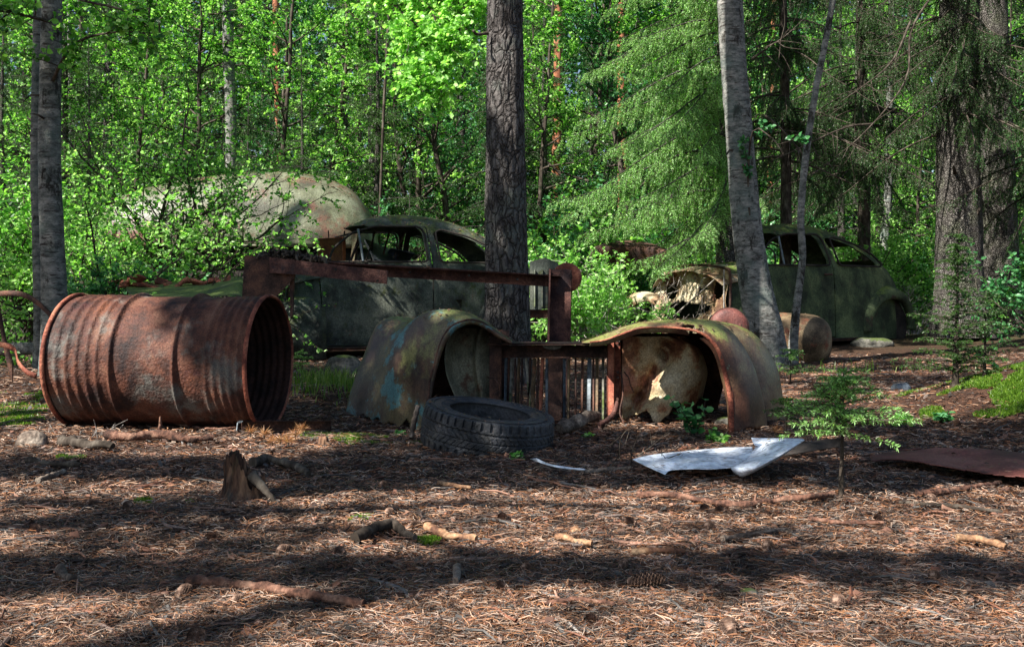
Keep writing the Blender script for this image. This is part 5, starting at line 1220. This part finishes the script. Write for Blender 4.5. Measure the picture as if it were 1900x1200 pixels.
# the big leafy bush in front of the domed wreck
p = bush_data(101, 2.5, 1.75, 11, 9, 8, 12, .038, .025, True, wander=.22); make_plant('leafy_bush', 'big sunlit bush with thin arching stems in front of the domed wreck', 'bush', p.wood, p.crown(), gxy(315, 8.9), ('twig', 'leaf'), wname='stems')
p = bush_data(102, 1.7, 1.6, 12, 9, 8, 12, .036, .023, True, wander=.25); make_plant('leafy_bush', 'lower leafy bush spreading left of the domed wreck behind the birch', 'bush', p.wood, p.crown(), gxy(175, 8.2), ('twig', 'leaf2'), wname='stems')
p = bush_data(103, 1.8, 1.3, 12, 9, 8, 11, .046, .028, True); b0 = make_plant('leafy_bush', 'bright bush at the left edge behind the birch pair', 'bush', p.wood, p.crown(), gxy(20, 8.8), ('twig', 'leaf'), wname='stems')
p = bush_data(104, .85, 1.1, 12, 8, 8, 10, .040, .024, True, wander=.28); make_plant('leafy_bush', 'dark tangled low bush right behind the big drum', 'bush', p.wood, p.crown(), gxy(270, 7.8), ('twig', 'leafd'), wname='stems')
p = bush_data(105, 1.05, .85, 12, 9, 8, 10, .038, .023, True, wander=.25); make_plant('leafy_bush', 'pale yellow green sunlit bush between central pine and torn car front', 'bush', p.wood, p.crown(), gxy(1082, 9.6), ('palegrey', 'leaf2'), wname='stems')
p = bush_data(106, .9, .8, 8, 7, 7, 9, .036, .022, True); make_plant('leafy_bush', 'sunlit bush seen through the rear window of the left car', 'bush', p.wood, p.crown(), gxy(855, 12.0), ('twig', 'leaf2'), wname='stems')
p = bush_data(107, .9, .6, 5, 6, 6, 9, .05, .03, True); make_plant('leafy_bush', 'dark green leafy shrub in front of the right edge spruce trunks', 'bush', p.wood, p.crown(), gxy(1940, 9.3), ('twig', 'leafd'), wname='stems')
# leafless tangles
for (nm, lb, sd, hh, sp_, u_, Y_, mt_) in (('bare_bush', 'pale leafless twig tangle under the bright bush right of the pine', 71, .5, .9, 1150, 9.0, 'palegrey'), ('bare_bush', 'dark curly leafless shrub branches above the big drum', 72, .95, 1.0, 380, 7.6, 'twig'),
                                     ('bare_bush', 'dead grey twigs lying beneath the pale bush in front of the torn car front', 73, .35, .7, 1240, 8.6, 'palegrey'), ('bare_bush', 'dry brownish brush heap between right car tail and the big spruce', 74, .9, .8, 1690, 12.8, 'palegrey')):
    p = bush_data(sd, hh, sp_, 9, 7, 7, 1, .001, .001, wander=.42); tag(p.wood.build(nm, M[mt_]), lb, 'bush').location = gxy(u_, Y_)
# masters shared by the wood behind
md_ = []
for k in range(4):
    p = tree_data(200 + k, 6.5, [1.5, 1.9, 1.3, 1.7][k], [46, 52, 44, 50][k], 9, 40, .052, .040, .06, .05 + .01 * k)
    md_.append((p.wood.mesh('trunk', M['twig']), p.crown().mesh('crown', [M[['leaf', 'leaf', 'leaf2', 'leafd'][k]]], smooth=False)))
ms_ = []
for k in range(2):
    w_, c_ = spruce_data(300 + k, 8, 1.9, .3, 7.6, 130, .10, .6, .11, .36, .042, .006, .022, .7, sides=8, ntuft=3)
    ms_.append((w_.mesh('trunk', M['spruce']), c_.mesh('crown', [M['needled' if k else 'needle']], smooth=False)))
mbsh = []
for k in range(3):
    p = bush_data(400 + k, 1.5, 1.4, 9, 8, 8, 11, .055, .038); mbsh.append((p.wood.mesh('stems', M['twig']), p.crown().mesh('crown', [M[['leaf', 'leaf2', 'leafd'][k]]], smooth=False)))
def put(name, label, cat, pair, x, y, rz, sc, group, parts=('trunk', 'crown')):
    t = thing(name, label, cat, (x, y, g1(x, y) - .05), rz, group); t.scale = (sc,) * 3 if not isinstance(sc, tuple) else sc
    for me, nm in zip(pair, parts): link(nm, me, t)
    return t
rt = np.random.default_rng(77)
LT = ['bright leafy young tree in the thicket behind the wrecks', 'tall leafy tree with fresh green crown behind the wrecks', 'yellow green leafy tree in the sunny thicket', 'deep green leafy tree in the thicket']
# hand-placed: (u, Y, kind, index, scale)
plan = [(250, 13.5, 'd', 0, .85), (330, 16, 'd', 1, 1.1), (520, 14.5, 'd', 0, 1.0), (600, 17, 'd', 2, 1.1), (700, 14.5, 's', 0, .75), (770, 16, 'd', 1, 1.0), (850, 15, 'd', 3, .9), (120, 14, 's', 0, .8), (30, 13, 'd', 1, .9), (165, 12.6, 's', 1, .5), (5, 12, 's', 1, .6), (560, 13.6, 's', 0, .5), (905, 14.2, 's', 1, .7), (1010, 16.5, 's', 1, .8), (-60, 15, 's', 1, 1),
        (1000, 15.5, 'd', 0, .95), (1080, 17, 'd', 1, 1.1), (1170, 16, 'd', 3, 1), (960, 19, 's', 1, 1.1), (420, 19, 's', 0, 1.2), (640, 20, 's', 1, 1.2), (200, 18, 's', 1, 1.15), (1300, 17, 'd', 0, 1.1), (1400, 20, 'd', 1, 1.2), (1480, 18, 'd', 3, 1), (1560, 17, 's', 0, .9), (1640, 19, 'd', 2, 1.1), (1700, 16, 'd', 0, .8), (1760, 20, 'd', 1, 1.1), (1880, 17, 'd', 0, 1), (1960, 15, 's', 0, 1), (1930, 20, 'd', 3, 1.2), (760, 13.2, 's', 0, .32), (460, 12.8, 's', 0, .42)]
for k in range(64):
    plan.append((-250 + 2400 * ((k * .618) % 1), 20 + 14 * rt.random(), 'ds'[int(rt.random() < .3)], int(rt.integers(0, 4)), rt.uniform(.9, 1.35)))
for (u, Y, kd, i, s) in plan:
    x = (u - 950) / F * Y
    if kd == 'd': put('leafy_tree', LT[i], 'tree', md_[i], x, Y, rt.random() * 6.28, s * rt.uniform(.92, 1.08), 'leafy trees of the wood behind the wrecks')
    else: put('spruce_tree', ['green young spruce standing in the wood behind the wrecks', 'dark spruce standing in the wood behind the wrecks'][i % 2], 'tree', ms_[i % 2], x, Y, rt.random() * 6.28, s * rt.uniform(.92, 1.08), 'spruces of the wood behind the wrecks')
LB = ['green bush growing at the edge of the thicket', 'yellow green bush growing at the edge of the thicket', 'dark green bush growing at the edge of the thicket']
bl = [(640, 13.6, 0), (720, 12.9, 2), (860, 13.5, 0), (1010, 13, 2), (1060, 12, 0), (960, 14, 0), (1130, 13, 2), (80, 11, 0), (-30, 11, 2), (200, 15, 1), (560, 15.5, 1), (1290, 14, 2), (1440, 14.5, 0), (1540, 15, 2), (1640, 14.5, 0), (1700, 14, 0), (1860, 14.5, 2), (1930, 13, 0), (1240, 12.8, 0), (430, 14.2, 1), (1590, 13.6, 1)]
for k in range(34): bl.append((-250 + 2400 * ((k * .381 + .1) % 1), 16 + 14 * rt.random(), int(rt.integers(0, 3))))
for (u, Y, i) in bl:
    x = (u - 950) / F * Y
    put('leafy_bush', LB[i], 'bush', mbsh[i], x, Y, rt.random() * 6.28, rt.uniform(.8, 1.25), 'bushes at the edge of the thicket', ('stems', 'crown'))
# far-off wood reading as one mass
def far_wood():
    mb = MB(); n = 300000; r = np.random.default_rng(9)
    x = r.uniform(-34, 34, n); y = r.uniform(36, 46, n); z0 = gz(x, y); z = z0 + r.random(n) ** .8 * 18
    q = vnoise(np.stack([x, y, z * .8], -1), .9, 5, 3); k = q > -.25; C = np.stack([x, y, z], -1)[k]; n = len(C)
    D = r.normal(0, 1, (n, 3)); D[:, 2] *= .5; N = r.normal(0, .5, (n, 3)); N[:, 2] += .8; N[:, 1] -= .5
    leaves(mb, C, D, N, r.uniform(.12, .24, n), r.uniform(.09, .18, n))
    n = 60000; x = r.uniform(-42, 42, n); y = r.uniform(46, 52, n); C = np.stack([x, y, gz(x, y) + r.random(n) * 24], -1); D = r.normal(0, 1, (n, 3)); N = r.normal(0, .6, (n, 3)); N[:, 1] -= 1
    leaves(mb, C, D, N, r.uniform(.35, .6, n), r.uniform(.25, .4, n), 2)
    for k in range(70):
        xx = r.uniform(-32, 32); yy = r.uniform(34, 42); g = g1(xx, yy); tube(mb, [(xx, yy, g - .2), (xx + r.normal(0, .2), yy, g + 8), (xx + r.normal(0, .4), yy, g + 16)], [.14, .11, .06], 6, 1)
    tag(mb.build('forest', [M['leafd'], M['twig'], M['needled']], smooth=False), 'far-off green wood closing the view behind everything', 'forest', kind='stuff')
far_wood()

# ---- spruce with long hanging sunlit boughs (branches on the side we see)
w_, c_ = spruce_data(501, 9, 2.15, 1.25, 6.0, 74, .13, .75, .055, .46, .030, .0036, .0105, 1.0, sides=12, ntuft=4, az=(1.9, 4.75))
make_plant('spruce_tree', 'spruce with long drooping bright green boughs left of the leaning birch', 'tree', w_, c_, gxy(1345, 11.0), ('spruce', 'needleb'))
w_, c_ = spruce_data(502, 10, 2.2, 2.2, 6.5, 130, .10, .9, .07, .42, .026, .0036, .013, 1.2, sides=12, ntuft=3)
make_plant('spruce_tree', 'dark spruce with hanging needle curtains above the right car', 'tree', w_, c_, gxy(1600, 13.4), ('twig', 'needled'))
w_, c_ = spruce_data(503, 9, 1.7, 2.0, 5.5, 90, .08, .9, .07, .4, .026, .0036, .013, 1.2, sides=12, ntuft=3)
make_plant('spruce_tree', 'dark hanging spruce boughs around the leaning birch top', 'tree', w_, c_, gxy(1455, 11.8), ('twig', 'needled'))
w_, c_ = spruce_data(504, 9, 1.8, 1.6, 6.0, 90, .08, .8, .07, .36, .026, .0036, .013, 1.0, sides=12, ntuft=3)
make_plant('spruce_tree', 'dark spruce boughs hanging at the upper right corner', 'tree', w_, c_, gxy(1950, 11.5), ('twig', 'needled'))
# boughs hanging from the big spruce itself
w_, c_ = spruce_data(505, 9, 1.9, 2.4, 5.0, 80, .01, 1.0, .07, .40, .026, .0036, .013, 1.3, az=(2.6, 5.9), sides=6, ntuft=3)
o = w_.build('branch', M['twig'], sp1); c = c_.build('crown', M['needled'], sp1, smooth=False)
for q in (o, c): q.location = (qs1[1][0], 11.3, 0)

# seedlings
def seedling(name, label, u, v, h, reach, seed, z0, nb, mat, droop=.1, hang=.15, bl=.1, nL=.013, up=.35, **kw):
    Y = GY(v); w_, c_ = spruce_data(seed, h, reach, z0, h * .97, nb, .010 * h / .6, droop, .028, bl, nL, .0016, .0030, hang, up=up, sides=8, ntuft=3, **kw)
    x = (u - 950) / F * Y
    return make_plant(name, label, 'tree', w_, c_, (x, Y, g1(x, Y)), ('twig', mat))
seedling('spruce_sapling', 'small spruce seedling with bare lower stem beside the white sheet', 1565, 922, .39, .28, 601, .19, 60, 'needleb', droop=.12, hang=.12, bl=.10, nL=.014, up=.12)
seedling('spruce_sapling', 'bushy young spruce in front of the big trunk on the right', 1776, 768, .76, .25, 602, .06, 120, 'needle', droop=.2, bl=.10, up=.2)
seedling('spruce_sapling', 'low spruce sprig growing below the second drum', 1468, 712, .22, .26, 603, .05, 32, 'needleb', bl=.1, up=.1)
seedling('spruce_sapling', 'short bushy spruce half hidden right of the taller young spruce', 1830, 770, .42, .2, 604, .05, 40, 'needled', bl=.09)
seedling('spruce_sapling', 'small pale spruce sprig left of the fender by the drum mouth', 560, 705, .22, .16, 605, .02, 20, 'needleb', bl=.07, up=.1)
seedling('spruce_sapling', 'brownish half dry spruce sprig touching the right fender foot', 1460, 812, .16, .22, 606, .05, 16, 'needle', bl=.07, up=.0)
# dry needle twigs in front of the drum mouth
def tuft(name, label, pts, mat, l=.04):
    t_ = thing(name, label, 'twig'); r = np.random.default_rng(int(pts[0][0]))
    for (u, v) in pts:
        mb = MB(); C = []; D = []
        c = np.array(P(u, v, GY(v + 15)))
        for k in range(70): C.append(c + r.normal(0, .004, 3)); d = r.normal(0, 1, 3); d[2] = abs(d[2]) * .9 - .1; D.append(d)
        tube(mb, [c - np.array([0, 0, .04]), c], .0025, 4, 1)
        C = np.array(C); D = np.array(D); leaves(mb, C, D, r.normal(0, 1, C.shape), np.full(len(C), l) * r.uniform(.6, 1.1, len(C)), np.full(len(C), .0022))
        mb.build('needle_tuft', [mat, M['twig']], t_, smooth=False)
    return t_
mo = leafmat('dry_orange_needles', [(.25, .10, .04), (.40, .18, .07), (.45, .28, .14)], .2)
tuft('dry_pine_twig', 'dry orange pine needle tufts in front of the steel bar', [(465, 800), (560, 795), (490, 806), (548, 806)], mo)
tuft('dry_pine_twig', 'dry orange needle heap right of the dead tufts', [(520, 815), (535, 818), (505, 819), (1440, 800)], mo)
# little leafy plants
def herb(name, label, u, v, h, n, mat='leaf', L=.03, W=.02, seed=1, spread=.5):
    p = Plant(seed, L, W, True, 9); Y = GY(v); x = (u - 950) / F * Y
    for k in range(n):
        a = p.r.random() * 6.28; q = p.path((p.r.normal(0, .01), p.r.normal(0, .01), 0), (math.cos(a) * spread, math.sin(a) * spread, 1), h * p.r.uniform(.6, 1), 5); tube(p.wood, q, np.linspace(.003, .0012, 6), 4, 0, False)
        for j in range(1, 6):
            for s in (-1, 1):
                p.C.append(q[j][None]); p.D.append(np.array([[p.r.normal(0, 1), p.r.normal(0, 1), .15]]))
    t = thing(name, label, 'plant', (x, Y, g1(x, Y)))
    p.wood.build('stem', M['twig'], t); p.crown().build('leaves', M[mat], t); return t
herb('leafy_plant', 'small broad leaved seedling in front of the torn wheel well', 1288, 815, .19, 6, 'leafd', .042, .03, 11, .35)
herb('leafy_plant', 'low bright green sprouts at the foot of the torn wheel well', 1322, 822, .07, 7, 'leaf', .03, .02, 12, 1.0)
herb('leafy_plant', 'tiny bright green sprout at the tyre foot', 962, 853, .035, 4, 'leaf', .02, .012, 13, 1.2)
herb('leafy_plant', 'tiny green sprig under the grille frame', 1092, 812, .03, 3, 'leaf', .02, .012, 14, 1.2)
herb('leafy_plant', 'small green sprigs at the left fender foot', 745, 805, .03, 6, 'leafd', .018, .012, 15, 1.5)
herb('leafy_plant', 'green leafy sprout rising behind the crown of the right fender', 1190, 700, .30, 3, 'leaf', .06, .045, 16, .4)
herb('leafy_plant', 'green broad leaves lying on the path right of the seedling', 1675, 790, .05, 6, 'leaf', .05, .035, 17, 2)
herb('leafy_plant', 'small green plants by the young spruce foot', 1745, 790, .06, 8, 'leafd', .03, .02, 18, 1.2)
herb('leafy_plant', 'leafy sprout behind the young spruce on the right', 1860, 720, .45, 4, 'leaf', .07, .045, 19, .6)
def grass(label, pts, n, h, mat='grass', w=.003):
    mb = MB(); r = np.random.default_rng(int(pts[0][0]))
    for (u, v, s) in pts:
        Y = GY(v); x = (u - 950) / F * Y
        for k in range(n):
            a = r.random() * 6.28; hh = h * r.uniform(.4, 1.1); b = np.array([x + r.normal(0, s), Y + r.normal(0, s), 0]); b[2] = g1(b[0], b[1]); lean = np.array([math.cos(a), math.sin(a), 0]) * hh * r.uniform(.1, .8); sd = np.array([-math.sin(a), math.cos(a), 0]) * w
            m1 = b + lean * .35 + np.array([0, 0, hh * .6]); tp = b + lean + np.array([0, 0, hh * (.95 - .25 * r.random())])
            mb.add([b - sd, b + sd, m1 + sd * .8, m1 - sd * .8, tp], [[0, 1, 2, 3], [3, 2, 4]])
    return tag(mb.build('grass', M[mat], smooth=False), label, 'grass', kind='stuff')
grass('long green grass between the drum mouth and the left fender', [(590, 722, .06), (620, 715, .06), (640, 725, .06), (570, 735, .05)], 90, .16)
grass('sparse grass blades along the path to the right car', [(1560, 690, .2), (1700, 690, .2), (1120, 640, .3), (200, 640, .5)], 40, .12)
grass('dark grass on the hump behind the drum mouth', [(600, 745, .08), (585, 760, .08), (640, 750, .06)], 60, .10)

# ---- foliage reaching in from the neighbouring crowns
def spray(name, label, root, pts, n, mat, L, W, seed, spread=.25, cat='branch', parent=None):
    p = Plant(seed, L, W, True, 9, wander=.15); q = catmull([P(*k) for k in pts], 16); tube(p.wood, q, np.linspace(.012, .004, 16), 5, 0, False)
    for k in range(n):
        i = p.r.integers(2, 15); d = q[i] - q[i - 1]; d /= np.linalg.norm(d); v = p.r.normal(0, 1, 3); v[2] -= .3
        p.branch(q[i], d * .6 + v * .6, spread * p.r.uniform(.6, 1.3), .004, 1, [5])
    p.wood.build('branch', M['twig'], root); p.crown().build('crown', M[mat], root)
spray('b', '', b1, [(98, 150, 6.15), (120, 105, 6.0), (150, 75, 5.9), (215, 60, 5.8), (290, 62, 5.7)], 8, 'leaf', .04, .03, 31, .26)
spray('b', '', b1, [(92, 40, 6.1), (50, 30, 5.9), (-10, 20, 5.8), (-60, 30, 5.8)], 10, 'leaf', .04, .03, 32, .3)
spray('b', '', b1, [(92, -30, 6.1), (150, 0, 5.9), (230, 20, 5.8), (290, 60, 5.7)], 8, 'leaf', .04, .03, 33, .26)
bt = thing('birch_tree', 'birch with hanging sunlit pale green leaves left of the central pine top', 'tree', (0, 0, 0))
w0 = P(712, 420, 13.2); trunk_mesh('trunk', [(w0[0] - .1, 13.2, -.1), (w0[0], 13.2, 3), (w0[0] + .3, 13.0, 8)], [.02, .018, .012], M['twig'], bt, 14, 50, .003)
for k, (a, b_, c_) in enumerate([((690, -20), (780, 60), (775, 170)), ((720, -60), (830, 30), (800, 130)), ((700, -60), (840, -10), (870, 90)), ((650, -40), (760, 40), (735, 150)), ((760, -80), (860, -20), (850, 60)), ((720, -20), (800, 20), (820, 160))]):
    spray('b', '', bt, [(a[0], a[1], 11.5), (b_[0], b_[1], 11.0), (c_[0], c_[1], 10.8)], 36, 'leaf2', .06, .045, 41 + k, .38)
spray('b', '', b3, [(1385, 420, 7.95), (1395, 250, 7.8), (1430, 255, 7.6), (1450, 280, 7.5)], 4, 'leafd', .04, .03, 51, .16)
mb = MB()
for pts in ([(1730, -10, 10.8), (1690, 60, 10.7), (1680, 150, 10.6), (1600, 250, 10.5), (1500, 330, 10.4)], [(1690, 40, 10.7), (1650, 120, 10.6), (1560, 190, 10.6)], [(1620, 230, 10.6), (1560, 240, 10.5), (1430, 300, 10.4)], [(1420, 215, 10.4), (1450, 240, 10.3), (1500, 300, 10.3)], [(1395, 110, 10.2), (1430, 85, 10.1), (1455, 70, 10.0)]):
    q = catmull([P(*k) for k in pts], 20); tube(mb, q, np.linspace(.014, .004, 20), 6)
    for k in range(14):
        i = rt.integers(3, 19); d = rt.normal(0, 1, 3); d[2] -= .8; d /= np.linalg.norm(d); tube(mb, catmull([q[i], q[i] + d * .2 + rt.normal(0, .03, 3), q[i] + d * .45], 6), np.linspace(.005, .0015, 6), 4)
mb.build('dead_branch', M['twig'], sp1)

# ---- unseen trees added toward the sun, crowns shaped to cast chosen shade bands
def T(x, y, h):  # crown point whose shadow falls on ground point (x, y)
    s = SUN / SUN.z; return (x + s.x * h, y + s.y * h, h)
shade = []   # (x, y, rx, ry, height, cover)
def zone(x0, x1, y0, y1, h, cover): shade.append(((x0 + x1) / 2, (y0 + y1) / 2, (x1 - x0) / 2, (y1 - y0) / 2, h, cover))
ZONES = [
 (-1.5, 1.5, 2.28, 3.0, 5.2, .42), (-1.1, 0.0, 1.45, 1.8, 5.0, .5), (-.6, 2.2, 3.55, 4.15, 5.8, .6), (-2.6, -.8, 3.6, 4.05, 5.8, .4),
 (-1.4, 1.6, 1.96, 2.20, 5.0, 1.0), 
 (-.75, 1.5, 3.02, 3.62, 5.5, 1.0), (-2.0, -.3, 3.18, 3.50, 5.5, 1.0), (-1.7, -.4, 2.72, 2.84, 5.2, .6), (.2, 1.4, 2.62, 2.75, 5.2, .4),
 (1.0, 2.3, 2.95, 3.5, 5.5, .8), (-.6, .5, 3.7, 4.1, 5.5, .9), (-.15, 1.7, 3.62, 4.2, 5.5, .85), (1.2, 2.4, 3.5, 4.4, 6, .75),
 (-.85, .35, 4.15, 5.5, 6.0, 1.15), (-2.9, -2.1, 3.4, 5.0, 6.0, .5), (-1.05, -.6, 4.2, 5.5, 6, .9), (.35, .75, 4.7, 5.4, 6, .8), (1.05, 1.7, 4.2, 5.6, 6, .7),
 (-2.6, 1.2, 5.3, 8.2, 7.0, .95), (-2.7, .35, 9.2, 11.4, 8, .97), (1.8, 3.4, 6.0, 9.0, 8, .6), (2.7, 3.7, 10.2, 11.2, 6, .9), (3.6, 5.0, 10.7, 12.3, 6, .95),
 (2.6, 3.5, 4.6, 6.5, 7, .5), (-4.4, -2.6, 6.8, 8.2, 8, .85)]
HOLES = [(.80, 3.62, .46, .27, .85), (.95, 7.25, .12, .16), (.92, 4.58, .17, .10), (-.72, 9.57, .2, .2), (.05, 4.68, .1, .07), (1.25, 4.85, .08, .12), (-.2, 9.9, .1, .2), (.6, 6.5, .12, .1)]
added_shade_trees = [(-4.2, .3), (-5.0, -1.6), (-5.2, 2.6), (-5.2, 5.0), (-3.6, 3.4), (-6.2, 9.0)]
cr = [MB() for _ in added_shade_trees]; wd = [MB() for _ in added_shade_trees]; rs_ = np.random.default_rng(5)
for (x0, x1, y0, y1, h, cover) in ZONES:
    area = (x1 - x0) * (y1 - y0); n = int(area * 900 * cover / .95)
    n = int(n * (1.5 if area < .8 else 1))
    x = rs_.uniform(x0, x1, n); y = rs_.uniform(y0, y1, n)
    q = vnoise(np.stack([x, y, 0 * x], -1), 2.2 if area > 1 else 4, 3, 3); k = q > (.55 - 1.5 * cover + .35); x, y = x[k], y[k]
    for (hx, hy, ha, hb, *pr) in HOLES:      # leaves left out so sun reaches chosen spots
        k = (((x - hx) / ha) ** 2 + ((y - hy) / hb) ** 2 > 1) | (rs_.random(len(x)) > (pr[0] if pr else 1)); x, y = x[k], y[k]
    n = len(x)
    hh = h + rs_.uniform(-.5, .5, n); s = SUN / SUN.z
    C = np.stack([x + s.x * hh, y + s.y * hh, hh], -1)
    ti = np.argmin([np.hypot(C[:, 0].mean() - a, C[:, 1].mean() - b) for a, b in added_shade_trees])
    D = rs_.normal(0, 1, (n, 3)); N = np.array(SUN)[None] + rs_.normal(0, .35, (n, 3)); L = rs_.uniform(.06, .12, n)
    leaves(cr[ti], C, D, N, L, L * .75)
    a, b = added_shade_trees[ti]; c = C.mean(0) if n else np.array([a, b, h])
    tube(wd[ti], catmull([(a, b, c[2] - 1.2), ((a + c[0]) / 2, (b + c[1]) / 2, c[2] - .4), tuple(c)], 8), np.linspace(.05, .015, 8), 5)
for k, (a, b) in enumerate(added_shade_trees):
    t = thing('leafy_tree', 'unseen leafy tree added outside the view, crown shaped to shade the ground', 'tree', (0, 0, 0), 0, 'added shade trees outside the view')
    tube(wd[k], [(a, b, -.1), (a, b, 4), (a + .1, b, 6.3)], [.12, .09, .05], 12); wd[k].build('trunk', M['birch'], t)
    if cr[k].n: cr[k].build('crown', M['leafd'], t, smooth=False)
